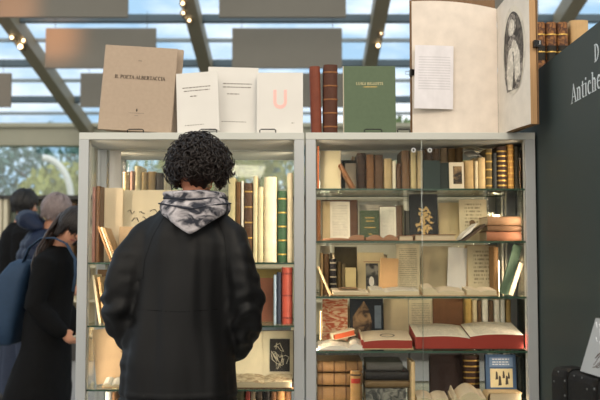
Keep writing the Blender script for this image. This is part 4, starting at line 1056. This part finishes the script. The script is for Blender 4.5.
OB(E_, 416, 432, 447, 3.985, .12, .03, .028, 'cream open book lying low before the dark brown cover', v_tan, edge_z, tp_blank, tilt=8, lift=.008, bulge=.004)
OB(E_, 451, 456, 484, 3.985, .13, .02, .03, 'open book with one page curling up before the gilt spine', leather((110, 86, 62)), edge_z, tp_blank, tilt=10, lift=.008, bulge=.03)
LY(E_, 488, 520.5, 393, 3.985, .11, vellum((206, 178, 134)), 'beige book lying flat in front of the blue book')

# --- the cabinets behind, seen through the glass: books from their page side
YB = YF + DEP + .03 + .03
r0 = rear[0]
extra = P(300, 190, YB).z
MB().box(.02, XL1 - XL0 - .02, .02, DEP - .02, 0, .008, shelf_glass).build('glass_shelf', r0, loc=(0, 0, extra - .008))
for (p0, p1, top, c, lb) in ((121.8, 129, 172, (186, 160, 112), 'tan book seen through the left cabinet, outermost of the high row'), (129.4, 133, 171, (206, 160, 140), 'thin pinkish book in the high row seen through the left cabinet'), (133.6, 140, 166, (224, 210, 172), 'tall cream book in the high row seen through the left cabinet'), (140.4, 146, 172, (196, 168, 118), 'light tan book in the high row seen through the left cabinet'), (146.4, 154.6, 171.5, (172, 142, 94), 'brown tan book in the high row seen through the left cabinet'), (155, 162.6, 173, (58, 46, 38), 'dark brown book in the high row seen through the left cabinet'), (163, 166.5, 174, (206, 196, 170), 'cream book in the high row nearest the curly hair')):
    S(extra, p0, p1, top, YB + .02, .18, leather(c), lb, group='high row of books seen through the left cabinet')
SH(SHL[0], 108, 119.5, 150.5, 4.325, paper_w, 'tall white board at the back of the left cabinet, behind the grey cream book', tilt=1, name='white_board', cat='board')
rg = random.Random(77)
def rear_row(z, p0, p1, hmin, hmax, dens, avoid=()):
    x = p0
    while x < p1 - 8:
        wpx = rg.uniform(4, 9)
        if rg.random() < dens and not any(a < x + wpx and x < b for a, b in avoid):
            Y = YB + .03; x0, x1 = X(x, Y), X(x + wpx, Y); h = rg.uniform(hmin, hmax)
            spine_book('pale paged book in the cabinet behind, fore edge seen through the glass', x1 - x0 - .002, .16, h, leather(rg.choice([(206, 190, 150), (120, 92, 62), (190, 170, 128), (232, 226, 208), (84, 64, 48)])), (x1 - .001, Y + .16, z + .001), (0, 0, PI), group='books seen from their page side in the cabinets behind', pages=rg.choice([edge_cream, paper_w, edge_cream]))
        x += wpx + .4
rear_row(SHR[0], 330, 506, .13, .2, .55); rear_row(SHR[1], 320, 506, .14, .19, .8); rear_row(SHR[2], 320, 506, .15, .2, .8); rear_row(SHR[3], 320, 506, .14, .2, .8)
rear_row(SHL[0], 190, 292, .16, .24, .6); rear_row(SHL[1], 114, 292, .16, .22, .6); rear_row(SHL[2], 114, 130, .16, .24, .7)

# --- black studded case and a print, by the dark wall
ca, cb = P(551, 366, 3.02), P(606, 379.5, 2.68)
ct = (ca.z + cb.z) / 2
t = thing('display_table', 'black table under the studded leather case', 'table', (.86, 2.3, 0))
MB().box(0, .18, 0, .85, .0, .03, black_metal).build('table_top', t, loc=(0, 0, ct - .33))
for xx in (0, .15):
    for y in (0, .82): MB().box(xx, xx + .03, y, y + .03, 0, ct - .33, black_metal).build('leg', t)
dull_steel = mat('dull steel', (120, 120, 118), .45, .1, 40, .05, metal=.8)
blk = leather((30, 29, 28), .55)
d = Vector((cb.x - ca.x, cb.y - ca.y)); ln_ = d.length * 1.25; yaw = math.atan2(d.y, d.x)
t = thing('leather_case', 'black leather case with straps and metal studs by the dark wall', 'case', (ca.x, ca.y, ct - .2985), (0, 0, yaw))
TH = .1
mb = MB(); pr = [(0, 0), (0, .27), (.006, .288), (.02, .2965), (TH - .02, .2985), (TH, .285), (TH, 0)]
mb.prism(pr, 0, ln_, blk, 'x'); mb.build('body', t, bevel=.004)
for u in (.085, .27, .36):
    mb = MB(); q = [(-.003, 0), (-.003, .271), (.003, .291), (.019, .2998), (TH * .8, .3018), (TH * .8, .2990), (.02, .297), (.0058, .2885), (-.0003, .27), (-.0003, 0)]
    mb.prism(q, u, u + .028, leather((22, 21, 21), .4), 'x'); st = mb.build('strap', t)
    for zz in (.262, .215, .165):
        mb = MB(); mb.ball((u + .014, -.003, zz), (.0042, .0025, .0042), dull_steel, 10, 6); mb.build('stud', st)
for u, zz in ((.02, .25), (.045, .284), (.15, .285), (.20, .285), (.235, .255)):
    mb = MB(); mb.ball((u, 0 if zz < .28 else .003, zz), (.0032, .002, .0032), dull_steel, 10, 6); mb.build('stud', t)
# leaning print: foot on the case, head against the wall
pa_, pb_ = P(580.5, 372.5, 2.86), P(597, 378.5, 2.74)
w0 = XW - .004
t = thing('botanical_print', 'grey print of bare branches leaning on the wall above the black case', 'print', (0, 0, 0))
tl = P(596, 318, 2.93)
base = Vector((pa_.x, pa_.y, ct + .003)); U = Vector((pb_.x - pa_.x, pb_.y - pa_.y, 0)).normalized(); 
V = Vector((min(tl.x, w0) - base.x, tl.y - base.y, tl.z - base.z)); 
ex = Vector((w0 - .012 - (base.x + V.x), 0, 0)); U2 = (U * .3)
U2.x = min(U2.x, w0 - .016 - base.x - V.x)
Nn = U2.cross(V).normalized()
if Nn.x > 0: Nn = -Nn
prm = mat('pale grey print paper', (156, 157, 156), .7, .08, 12, 0)
mb = MB(); q = [base, base + U2, base + U2 + V, base + V]; a = mb.add([p + Nn * .001 for p in q]); b = mb.add([p - Nn * .002 for p in q])
mb.face([a, a + 1, a + 2, a + 3], prm); mb.face([b + 3, b + 2, b + 1, b], prm)
for i in range(4): mb.face([a + i, b + i, b + (i + 1) % 4, a + (i + 1) % 4], prm)
mb.build('sheet', t)
mb = MB(); rg = random.Random(4)
bi = mat('brown branch ink', (88, 70, 62), .8, .15, 40, 0); wi = mat('white blossom ink', (226, 226, 226), .8, .05, 40, 0)
def uv3(u, v): return base + U2 * u + V * v + Nn * .0016
for k in range(9):
    u, v = rg.uniform(.2, .5), rg.uniform(.1, .3); pts = []
    for j in range(6): pts.append(uv3(u, v)); u = min(.97, u + rg.uniform(.02, .09)); v = min(.7, v + rg.uniform(.0, .12))
    mb.tube(pts, [.0014 - .00018 * j for j in range(6)], bi, 4)
mb.build('printed_branch', t)
mb = MB()
for k in range(14):
    u, v = rg.uniform(.03, .5), rg.uniform(.55, .95); mb.tube([uv3(u, v), uv3(min(.95, u + .05), v - rg.uniform(.05, .15))], [.002, .0008], wi, 4)
mb.build('printed_blossom', t)
# ------------------------------------------------------------------ people
skin = mat('skin', (196, 140, 112), .55, .08, 18, .05)
skin_d = mat('skin tanned', (198, 132, 102), .55, .08, 18, .05)
eye_w = mat('eye white', (226, 222, 214), .3, .02, 30, 0); iris = mat('iris brown', (52, 36, 28), .2, .1, 60, 0); lip = mat('lips', (160, 92, 84), .5, .08, 40, 0)
nylon = mat('black nylon', (18, 18, 19), .52, .1, 10, .08, spec=.2)
denim = mat('dark denim', (40, 48, 66), .85, .18, 40, .2); black_cl = mat('black wool', (20, 20, 21), .9, .15, 40, .2, spec=.1)
navy = mat('navy quilted nylon', (24, 33, 54), .5, .12, 14, .08, spec=.18); shoe_m = mat('shoe rubber', (38, 36, 36), .6, .1, 20, .1)
def hair_mat(n, c, rough=.38): return mat(n, c, rough, .35, 60, .1, stretch=(1, 1, .3))
hair_black, hair_brown, hair_grey, hair_dark = hair_mat('hair black brown', (34, 26, 23)), hair_mat('hair dark brown', (52, 36, 30)), hair_mat('hair silver', (128, 114, 112)), hair_mat('hair near black', (24, 22, 22))

class Pose:
    """standing figure of 1.75 m facing +Y; bends at hips and neck"""
    def __init__(s, k=1.0, lean=0, bow=0, turn=0, sx=0.0):
        s.k, s.lean, s.bow, s.turn, s.sx = k, R(lean), R(bow), R(turn), sx
    def body(s, p):
        p = Vector(p)
        if p.z > .93:
            q = p - Vector((0, 0, .93)); c, n = math.cos(s.lean), math.sin(s.lean)
            p = Vector((q.x + s.sx * q.z, q.y * c + q.z * n, q.z * c - q.y * n + .93))
        return p * s.k
    def head(s, p):
        """p relative to the top of the neck (0, 0, 1.50)"""
        m = Matrix.Rotation(-s.bow, 3, 'X') @ Matrix.Rotation(s.turn, 3, 'Z')
        return s.body((0, .0, 1.50)) + (m @ Vector(p)) * s.k
    def hrot(s): return Matrix.Rotation(-s.bow, 3, 'X') @ Matrix.Rotation(s.turn, 3, 'Z')

def hand_into(mb, wrist, direction, palm_n, side, k, m):
    """palm, four unequal curled fingers and a thumb"""
    f = Vector(direction).normalized(); n = Vector(palm_n); n = (n - f * n.dot(f)).normalized(); a = f.cross(n) * side
    W = Vector(wrist)
    mb.tube([W - f * .02 * k, W + f * .03 * k, W + f * .085 * k], [(.022 * k, .022 * k), (.028 * k, .026 * k), (.030 * k, .026 * k)], m, 10, ref=a, round_caps=True)
    for i, l in enumerate((.068, .078, .072, .056)):
        r0 = W + f * .08 * k + a * (.027 - .018 * i) * k
        j1 = r0 + f * l * .45 * k + n * .012 * k; j2 = j1 + f * l * .3 * k + n * .022 * k; j3 = j2 + f * l * .1 * k + n * .022 * k
        mb.tube([r0 - f * .02 * k, r0, j1, j2, j3], [.0095 * k, .0095 * k, .0088 * k, .008 * k, .007 * k], m, 8, round_caps=True)
    t0 = W + f * .02 * k + a * .022 * k
    mb.tube([t0, t0 + (f * .025 + a * .022 + n * .008) * k, t0 + (f * .055 + a * .026 + n * .02) * k], [.012 * k, .0105 * k, .008 * k], m, 8, round_caps=True)

def person(label, loc, yaw, ps, sm, arms, voxel=.0115):
    """one continuous body; returns the object and the pose; arms = ((shoulder, elbow, wrist, palm normal), ...) right then left"""
    mb = MB(); B = ps.body; H = ps.head; k = ps.k; rot = ps.hrot()
    mb.tube([B((0, 0, z)) for z in (.84, .92, 1.05, 1.18, 1.30, 1.38, 1.43, 1.46)], [(a * k, b * k) for a, b in ((.13, .10), (.165, .115), (.145, .10), (.14, .10), (.165, .11), (.17, .10), (.13, .085), (.07, .06))], sm, 20, round_caps=True)
    mb.tube([B((0, -.005, 1.42)), B((0, .0, 1.47)), H((0, .01, .03)), H((0, .015, .08))], [.062 * k, .054 * k, .052 * k, .05 * k], sm, 14, round_caps=True)
    mb.ball(H((0, .015, .165)), (.074 * k, .094 * k, .100 * k), sm, 20, 14, rot)
    mb.tube([H((0, .045, .12)), H((0, .062, .075)), H((0, .076, .05))], [(.06 * k, .05 * k), (.05 * k, .04 * k), (.026 * k, .022 * k)], sm, 14, round_caps=True)
    mb.tube([H((0, .10, .165)), H((0, .115, .14)), H((0, .126, .122))], [.009 * k, .011 * k, .0125 * k], sm, 8, round_caps=True)
    mb.ball(H((0, .098, .185)), (.05 * k, .014 * k, .012 * k), sm, 12, 6, rot)
    for s in (-1, 1):
        mb.ball(H((s * .077, .0, .14)), (.012 * k, .02 * k, .032 * k), sm, 10, 8, rot)
        mb.ball(H((s * .040, .078, .125)), (.024 * k, .024 * k, .022 * k), sm, 10, 8, rot)
        mb.tube([B((s * .085, 0, .90)), B((s * .095, .012, .70)), (Vector((s * .10, .015, .50)) * k), (Vector((s * .10, -.01, .30)) * k), (Vector((s * .10, -.015, .09)) * k)], [.092 * k, .078 * k, .056 * k, .055 * k, .036 * k], sm, 14, round_caps=True)
        mb.tube([Vector((s * .10, -.03, .05)) * k, Vector((s * .105, .08, .04)) * k, Vector((s * .11, .16, .03)) * k], [.036 * k, .036 * k, .024 * k], sm, 10, round_caps=True)
    for s, (sh, el, wr, pn) in zip((1, -1), arms):
        a, b, c = B(sh), B(el), B(wr)
        mb.tube([a, a.lerp(b, .5), b, b.lerp(c, .4), c], [.052 * k, .048 * k, .04 * k, .04 * k, .027 * k], sm, 12, round_caps=True)
        hand_into(mb, c, c - b, pn, s, k, sm)
    o = solid_mesh(mb, 'person', sm, voxel * k, 3)
    tag(o, label, 'person'); o.location = loc; o.rotation_euler = (0, 0, yaw)
    for s in (-1, 1):
        e = MB(); e.ball(H((s * .032, .094, .152)), .0125 * k, eye_w, 12, 8, rot); e.ball(H((s * .032, .1035, .151)), .0052 * k, iris, 10, 6, rot); e.build('eye', o, smooth=True)
    e = MB(); e.tube([H((-.022, .098, .088)), H((-.008, .106, .091)), H((.008, .106, .091)), H((.022, .098, .088))], [.003 * k, .006 * k, .006 * k, .003 * k], lip, 8, round_caps=True); e.build('mouth', o, smooth=True)
    return o

def trousers(o, ps, m, shoe=shoe_m):
    k = ps.k; mb = MB()
    mb.tube([ps.body((0, 0, z)) for z in (.80, .88, .98)], [(.175 * k, .125 * k), (.178 * k, .13 * k), (.16 * k, .12 * k)], m, 18, round_caps=True)
    for s in (-1, 1):
        mb.tube([Vector((s * .085, 0, .88)) * k, Vector((s * .097, .012, .68)) * k, Vector((s * .10, .015, .48)) * k, Vector((s * .10, -.008, .25)) * k, Vector((s * .10, -.012, .075)) * k], [.104 * k, .092 * k, .075 * k, .07 * k, .068 * k], m, 14, round_caps=True)
    solid_mesh(mb, 'trousers', m, .013, 3, o, lambda c, n: .006 * noise.noise(Vector((c.x * 14, c.y * 14, c.z * 9))))
    for s in (-1, 1):
        mb = MB(); mb.tube([Vector((s * .10, -.055, .045)) * k, Vector((s * .102, .0, .055)) * k, Vector((s * .106, .10, .045)) * k, Vector((s * .112, .175, .034)) * k], [(.042 * k, .046 * k), (.046 * k, .056 * k), (.048 * k, .042 * k), (.034 * k, .026 * k)], shoe, 12, round_caps=True)
        mb.box(s * .105 * k - .045 * k, s * .105 * k + .045 * k, -.09 * k, .195 * k, .001, .022 * k, shoe); mb.build('shoe', o, smooth=False)

# --- the curly haired visitor in the black jacket, seen from behind
FX, FY = -.447, 3.52
ps = Pose(1.0, 0, 16, 0, .075)
arms = (((.135, -.01, 1.36), (.225, -.03, 1.16), (.18, .1, .95), (-1, 0, 0)), ((-.135, -.01, 1.36), (-.25, -.03, 1.16), (-.2, .1, .95), (1, 0, 0)))
fg = person('visitor with curly dark hair in black jacket with tie dye hood, facing the cabinet', (FX, FY, 0), 0, Pose(1.0, 0, 16, 0, .055), skin_d, arms)
ps = Pose(1.0, 0, 16, 0, .055)
trousers(fg, ps, mat('dark trousers', (40, 40, 44), .85, .12, 30, .15))
mb = MB()
tors = [(.755, -.027, .222, .150), (.80, -.027, .224, .152), (.90, -.025, .220, .150), (1.05, -.02, .206, .140), (1.20, -.008, .196, .135), (1.32, .0, .192, .128), (1.385, .003, .182, .118), (1.43, .012, .155, .104), (1.475, .022, .115, .09), (1.51, .03, .082, .075)]
mb.tube([(c, -.0, z) for z, c, a, b in tors], [(a, b) for z, c, a, b in tors], nylon, 28)
mb.tube([(-.12, 0, 1.425), (-.165, 0, 1.385), (-.198, -.02, 1.31), (-.232, -.03, 1.22), (-.252, -.03, 1.14), (-.240, .01, 1.06), (-.212, .06, .98), (-.19, .09, .93)], [.055, .066, .070, .073, .073, .069, .062, .05], nylon, 16, round_caps=True)
mb.tube([(.13, 0, 1.425), (.175, 0, 1.385), (.20, -.02, 1.31), (.228, -.03, 1.22), (.241, -.03, 1.14), (.234, .0, 1.07), (.212, .05, 1.0), (.185, .09, .94)], [.055, .066, .070, .073, .074, .071, .064, .05], nylon, 16, round_caps=True)
def jacket_disp(c, n):
    d = .019 * noise.noise(Vector((c.x * 12 + 3, c.y * 9, c.z * 1.5))) + .006 * noise.noise(Vector((c.x * 22, c.y * 20 + 5, c.z * 4)))
    side = max(0, min(1, (abs(c.x) - .16) / .06))
    if side > 0 and c.z < 1.36:
        e = math.exp(-((c.z - 1.07) / .10) ** 2)
        d += side * (.011 * e * math.sin((c.z + .5 * c.y) * 80 + 5.5 * noise.noise(c * 8)) + .006 * noise.noise(Vector((c.x * 10, c.y * 16, c.z * 30))))
    if c.z < .80: d += .004 * math.sin((c.z - .755) * 220)
    return d
jk = solid_mesh(mb, 'jacket', nylon, .0095, 5, fg, jacket_disp)
# sewn seams laid on the back of the jacket
from mathutils.bvhtree import BVHTree
bv = BVHTree.FromPolygons([v.co.copy() for v in jk.data.vertices], [tuple(p.vertices) for p in jk.data.polygons])
seam_m = mat('black seam thread', (13, 13, 14), .8, .1, 30, 0, spec=.1)
def seam(pts):
    out = []
    for (x0, z0), (x1, z1) in zip(pts, pts[1:]):
        for k_ in range(9):
            s_ = k_ / 9; h = bv.ray_cast(Vector((x0 + (x1 - x0) * s_, -1, z0 + (z1 - z0) * s_)), Vector((0, 1, 0)))[0]
            if h: out.append(h + Vector((0, .0004, 0)))
    mb = MB(); mb.tube(out, [.0012] * len(out), seam_m, 5); mb.build('seam', jk, smooth=True)
seam([(.125, 1.462), (.158, 1.39), (.168, 1.30), (.165, 1.22)]); seam([(-.075, 1.462), (-.115, 1.39), (-.145, 1.30), (-.150, 1.22)])
seam([(-.16, 1.115), (0, 1.108), (.15, 1.115)]); seam([(-.20, .785), (0, .785), (.18, .785)])
# hood: a collar roll with a pointed drop down the back
hood_m = two_tone('tie dye cotton', (36, 38, 48), (186, 179, 181), 17, .40, .62, .9, (1, 1, 1.9), rough=.9, detail=6)
HCX, HCY = .037, -.01
rows_ = [(.070, .066, 1.515, 0), (.090, .086, 1.556, .0), (.112, .105, 1.570, .0), (.127, .118, 1.556, .002), (.114, .107, 1.540, .010), (.137, .132, 1.528, .020), (.138, .146, 1.504, .045), (.132, .150, 1.484, .078), (.122, .143, 1.478, .086), (.10, .11, 1.485, .05), (.08, .08, 1.50, .01)]
NP = 56; rings = []
for i, (a, b, z, dr) in enumerate(rows_):
    ring = []
    for j in range(NP):
        ph = 2 * PI * j / NP; sx_, cy_ = math.sin(ph), math.cos(ph); back = max(0, cy_)
        v = Vector((HCX + a * sx_ * (1 - .16 * dr / .07 * back * 0), HCY - b * cy_ - .012 * back, z - dr * 1.05 * (max(0, 1 - abs(sx_) ** 1.15) if cy_ > 0 else 0) - (.02 if cy_ < 0 else 0) * abs(cy_)))
        dd = .012 * noise.noise(Vector((v.x * 12, v.y * 12, v.z * 44))) + .005 * noise.noise(v * 38)
        r = Vector((sx_, -cy_, .2)).normalized()
        ring.append(v + r * dd)
    rings.append(ring)
mb = MB(); mb.loft(rings + [rings[0]], hood_m, caps=False); hd = mb.build('hood', fg, smooth=True)
mb = MB()
for k_, (rr, zz_, dr_) in enumerate(((.121, 1.541, .012), (.140, 1.520, .026))):
    pts = []
    for j in range(31):
        ph = R(-92 + 184 * j / 30); sx_, cy_ = math.sin(ph), math.cos(ph)
        pts.append((HCX + rr * sx_, HCY - rr * .97 * cy_ - .012 * max(0, cy_), zz_ - dr_ * 1.05 * (max(0, 1 - abs(sx_) ** 1.15) if cy_ > 0 else 0)))
    mb.tube(pts, [.0042 - .0012 * k_] * len(pts), mat('dark hood piping', (40, 42, 52), .9, .1, 30, .1), 6)
mb.build('hood_seam', hd, smooth=True)
ss = hd.modifiers.new('s', 'SUBSURF'); ss.levels = ss.render_levels = 1

HAIRX = .012
def curly_hair(par, ps, n, seed, m, grow=(.062, .098), spread=1.0):
    rg = random.Random(seed); mb = MB(); H = ps.head; rot = ps.hrot()
    # scalp volume
    b0 = len(mb.v); mb.ball((0, 0, 0), (1, 1, 1), m, 28, 18)
    for i in range(b0, len(mb.v)):
        d = mb.v[i]; r = Vector((.110, .122, .118)); q = Vector((d.x * r.x, d.y * r.y, d.z * r.z)); q *= 1 + .12 * noise.noise(d * 4.2)
        if d.y > .3 and d.z < .35: q.y *= .55; q *= .8
        if d.z < -.4: q.x *= .8; q *= .80
        mb.v[i] = H(q * .94 + Vector((HAIRX, .0, .160)))
    for k in range(n):
        while True:
            d = Vector((rg.gauss(0, 1), rg.gauss(0, 1), rg.gauss(0, 1))).normalized()
            if d.y > .35 and d.z < .30: continue
            if d.z < -.42: continue
            break
        root = Vector((HAIRX + d.x * .080, d.y * .10, d.z * .105 + .160))
        L = rg.uniform(*grow) * (1.0 if d.z > .05 else .8 if d.z > -.2 else .55)
        out = (d + Vector((rg.gauss(0, .45), rg.gauss(0, .45), rg.gauss(0, .45) + .12))).normalized()
        dirv = rot @ out; p = H(root)
        u = dirv.cross(Vector((.3, .2, 1))).normalized(); w_ = dirv.cross(u)
        turns = rg.uniform(1.4, 2.4); ph = rg.uniform(0, 6.28); hr = rg.uniform(.010, .019); pts, rad = [], []; NS = 20
        for j in range(NS):
            s = j / (NS - 1); ax = p + dirv * (L * (s - .28 * s * s)) + Vector((0, 0, -1)) * (.012 * s * s * (L / .1))
            r_ = hr * min(1, .25 + s * 1.5); a = ph + turns * 2 * PI * s
            pts.append(ax + u * r_ * math.cos(a) + w_ * r_ * math.sin(a)); rad.append(.0036 * (1 - .6 * s) + .0007)
        mb.tube(pts, rad, m, 4)
    # loose ends lower on the nape
    o = mb.build('hair', par, smooth=True)
    return o
curly_hair(fg, ps, 1150, 5, hair_black)

# --- the visitors at the far side, behind the cabinets
def coat(o, ps, m, hem, bulk=1.0, flare=1.0, sleeves=None, quilt=False, nm='coat', hemy=0):
    k = ps.k; B = ps.body; mb = MB()
    zs = [hem, hem + .12, .80, .95, 1.08, 1.20, 1.32, 1.40, 1.445, 1.49]
    rd = [(.20 * flare, .17 * flare), (.198 * flare, .165 * flare), (.19, .15), (.178, .14), (.17, .135), (.175, .138), (.185, .135), (.175, .12), (.13, .095), (.075, .07)]
    zz = [(z, r) for z, r in zip(zs, rd)]; zz.sort()
    mb.tube([B((0, hemy * max(0, (.8 - z)), z)) for z, r in zz], [(a * bulk * k, b * bulk * k) for z, (a, b) in zz], m, 22, round_caps=False)
    for s, (sh, el, wr, pn) in zip((1, -1), sleeves):
        a, b, c = B(sh), B(el), B(wr); r = bulk * k
        mb.tube([B((s * .11, 0, 1.42)), a, a.lerp(b, .5), b, b.lerp(c, .5), b.lerp(c, 1.02)], [.06 * r, .075 * r, .072 * r, .066 * r, .06 * r, .052 * r], m, 14, round_caps=True)
    def dp(c, n):
        if quilt: return .013 * abs(math.sin(c.z * 38 / k + .6 * noise.noise(c * 5))) + .004 * noise.noise(c * 20)
        return .008 * noise.noise(Vector((c.x * 9, c.y * 9, c.z * 3))) + .004 * noise.noise(c * 18)
    return solid_mesh(mb, nm, m, .014, 4, o, dp)

def smooth_hair(par, ps, m, n, seed, length, front=.35, down=.0, tail=None, fringe=True):
    rg = random.Random(seed); mb = MB(); H = ps.head; rot = ps.hrot()
    b0 = len(mb.v); mb.ball((0, 0, 0), (1, 1, 1), m, 26, 18)
    for i in range(b0, len(mb.v)):
        d = mb.v[i]; q = Vector((d.x * .088, d.y * .106, d.z * .114))
        if d.y > front and d.z < .35: q *= .72
        if d.z < -.35: q *= .9
        mb.v[i] = H(q + Vector((0, .008, .175)))
    for k in range(n):
        while True:
            d = Vector((rg.gauss(0, 1), rg.gauss(0, 1), rg.gauss(0, 1))).normalized()
            if d.z < -.2 or (d.y > .5 and d.z < .25): continue
            break
        pts = []; th = math.asin(max(-1, min(1, d.z))); a = math.atan2(d.x, d.y)
        for j in range(7):
            t2 = th - (length / .1) * j / 6 * (1 if d.y < .3 else .55)
            q = Vector((math.cos(t2) * math.sin(a) * .092, math.cos(t2) * math.cos(a) * .110, math.sin(t2) * .118 + .175))
            if t2 < -.6: q = Vector((math.sin(a) * .076, math.cos(a) * .09, .175 + math.sin(-.6) * .118 - (-.6 - t2) * .06))
            pts.append(H(q + Vector((0, .008, 0)) + d * rg.uniform(0, .006)))
        mb.tube(pts, [.005, .006, .006, .0055, .005, .004, .002], m, 4)
    if tail:
        for k in range(tail):
            a = rg.uniform(-1, 1); s0 = Vector((.03 + a * .035, -.095, .15 + rg.uniform(-.03, .04))); pts = [H(s0)]
            base = H(s0); dx = .12 + a * .05 + rg.gauss(0, .014)
            for j in range(1, 9):
                t_ = j / 8; pts.append(base + Vector((dx * min(1, t_ * 1.7), -.075 * math.sin(min(1, t_ * 1.6) * 1.5) - rg.uniform(0, .012), -.46 * t_ * rg.uniform(.93, 1.03))))
            mb.tube(pts, [.007, .008, .008, .0075, .007, .0065, .006, .005, .002], m if rg.random() < .5 else hair_brown, 4)
    return mb.build('hair', par, smooth=True)

read_arms = (((.18, 0, 1.38), (.22, .02, 1.10), (.12, .24, 1.08), (-1, 0, .3)), ((-.18, 0, 1.38), (-.22, .02, 1.10), (-.12, .24, 1.08), (1, 0, .3)))
low_arms = (((.18, 0, 1.38), (.22, -.02, 1.10), (.15, .15, .96), (-1, 0, .3)), ((-.18, 0, 1.38), (-.22, -.02, 1.10), (-.13, .15, .96), (1, 0, .3)))
# woman with backpack
wp = Pose(.925, 8, 34, -38)
wo = person('visitor in long black coat with long dark hair, wearing a blue backpack', (-1.565, 5.6, 0), -PI / 2 - .12, wp, skin, low_arms)
trousers(wo, wp, black_cl); coat(wo, wp, black_cl, .40, 1.06, 1.22, low_arms, hemy=-.18)
smooth_hair(wo, wp, hair_black, 420, 8, .16, tail=230)
# backpack
bpm, bpd = mat('blue backpack cloth', (30, 54, 80), .7, .15, 30, .2), mat('dark blue strap', (40, 62, 86), .7, .12, 30, .2)
t = thing('backpack', 'blue backpack worn by the visitor in the long black coat', 'backpack', (-1.565, 5.6, 0), (0, 0, -PI / 2 - .12))
def rrect(cx, cy, hx, hy, z, n=28, e=.45):
    out = []
    for i in range(n):
        c, s = math.cos(2 * PI * i / n), math.sin(2 * PI * i / n)
        out.append((cx + hx * math.copysign(abs(c) ** e, c), cy + hy * math.copysign(abs(s) ** e, s), z))
    return out
mb = MB(); mb.loft([rrect(0, -.245 + dy, a, b, z) for z, a, b, dy in ((.83, .10, .05, -.01), (.85, .145, .085, -.01), (.95, .16, .10, -.015), (1.1, .16, .10, 0), (1.24, .15, .085, .02), (1.34, .125, .06, .045), (1.37, .08, .035, .06))], bpm)
mb.v = [wp.body(v + Vector((0, .012 * noise.noise(v * 11) - .022 + .12 * (v.y + .245), 0))) for v in mb.v]; mb.build('pack', t, smooth=True)
mb = MB(); mb.loft([rrect(0, -.355, a, b, z) for z, a, b in ((.87, .10, .02), (.89, .125, .035), (1.0, .13, .04), (1.06, .12, .03), (1.075, .09, .015))], bpm); mb.v = [wp.body(v + Vector((0, -.012, 0))) for v in mb.v]; mb.build('pocket', t, smooth=True)
for s in (-1, 1):
    mb = MB(); pts = [wp.body(p) for p in ((s * .085, -.20, 1.34), (s * .095, -.165, 1.46), (s * .10, -.09, 1.53), (s * .105, 0, 1.545), (s * .11, .09, 1.52), (s * .115, .165, 1.43), (s * .125, .188, 1.33), (s * .13, .19, 1.22))]
    mb.tube(pts, [(.020, .006)] * len(pts), bpd, 8, ref=Vector((1, 0, 0))); mb.build('strap', t, smooth=True)
mb = MB(); mb.tube([wp.body(q) for q in ((-.03, -.205, 1.37), (-.02, -.215, 1.405), (.02, -.215, 1.405), (.03, -.205, 1.37))], [.006] * 4, bpd, 6); mb.build('handle', t)
# grey haired man in navy puffer jacket
gp = Pose(1.03, 14, 18, 0)
go = person('visitor with grey hair in a navy quilted jacket, behind the backpack wearer', (-2.16, 7.2, 0), -PI / 2 + .05, gp, skin, read_arms)
trousers(go, gp, denim); coat(go, gp, navy, .70, 1.2, 1.0, read_arms, quilt=True, nm='puffer_jacket')
smooth_hair(go, gp, hair_grey, 520, 12, .11)
mb = MB(); B = gp.body
mb.tube([B((-.13, -.05, 1.50)), B((-.09, -.14, 1.53)), B((0, -.175, 1.54)), B((.09, -.14, 1.53)), B((.13, -.05, 1.50))], [(.05, .06), (.07, .085), (.075, .10), (.07, .085), (.05, .06)], navy, 14, ref=Vector((0, 0, 1)), round_caps=True)
solid_mesh(mb, 'hood', navy, .014, 3, go, lambda c, n: .008 * noise.noise(c * 16))
# dark haired man in black coat
dp_ = Pose(1.085, 7, 8, 10)
do = person('visitor with short dark hair in a plain black coat, farthest of the three visitors', (-2.66, 8.3, 0), -PI / 2 + .45, dp_, skin, read_arms)
trousers(do, dp_, denim); coat(do, dp_, black_cl, .62, 1.12, 1.0, read_arms)
smooth_hair(do, dp_, hair_dark, 420, 15, .10)
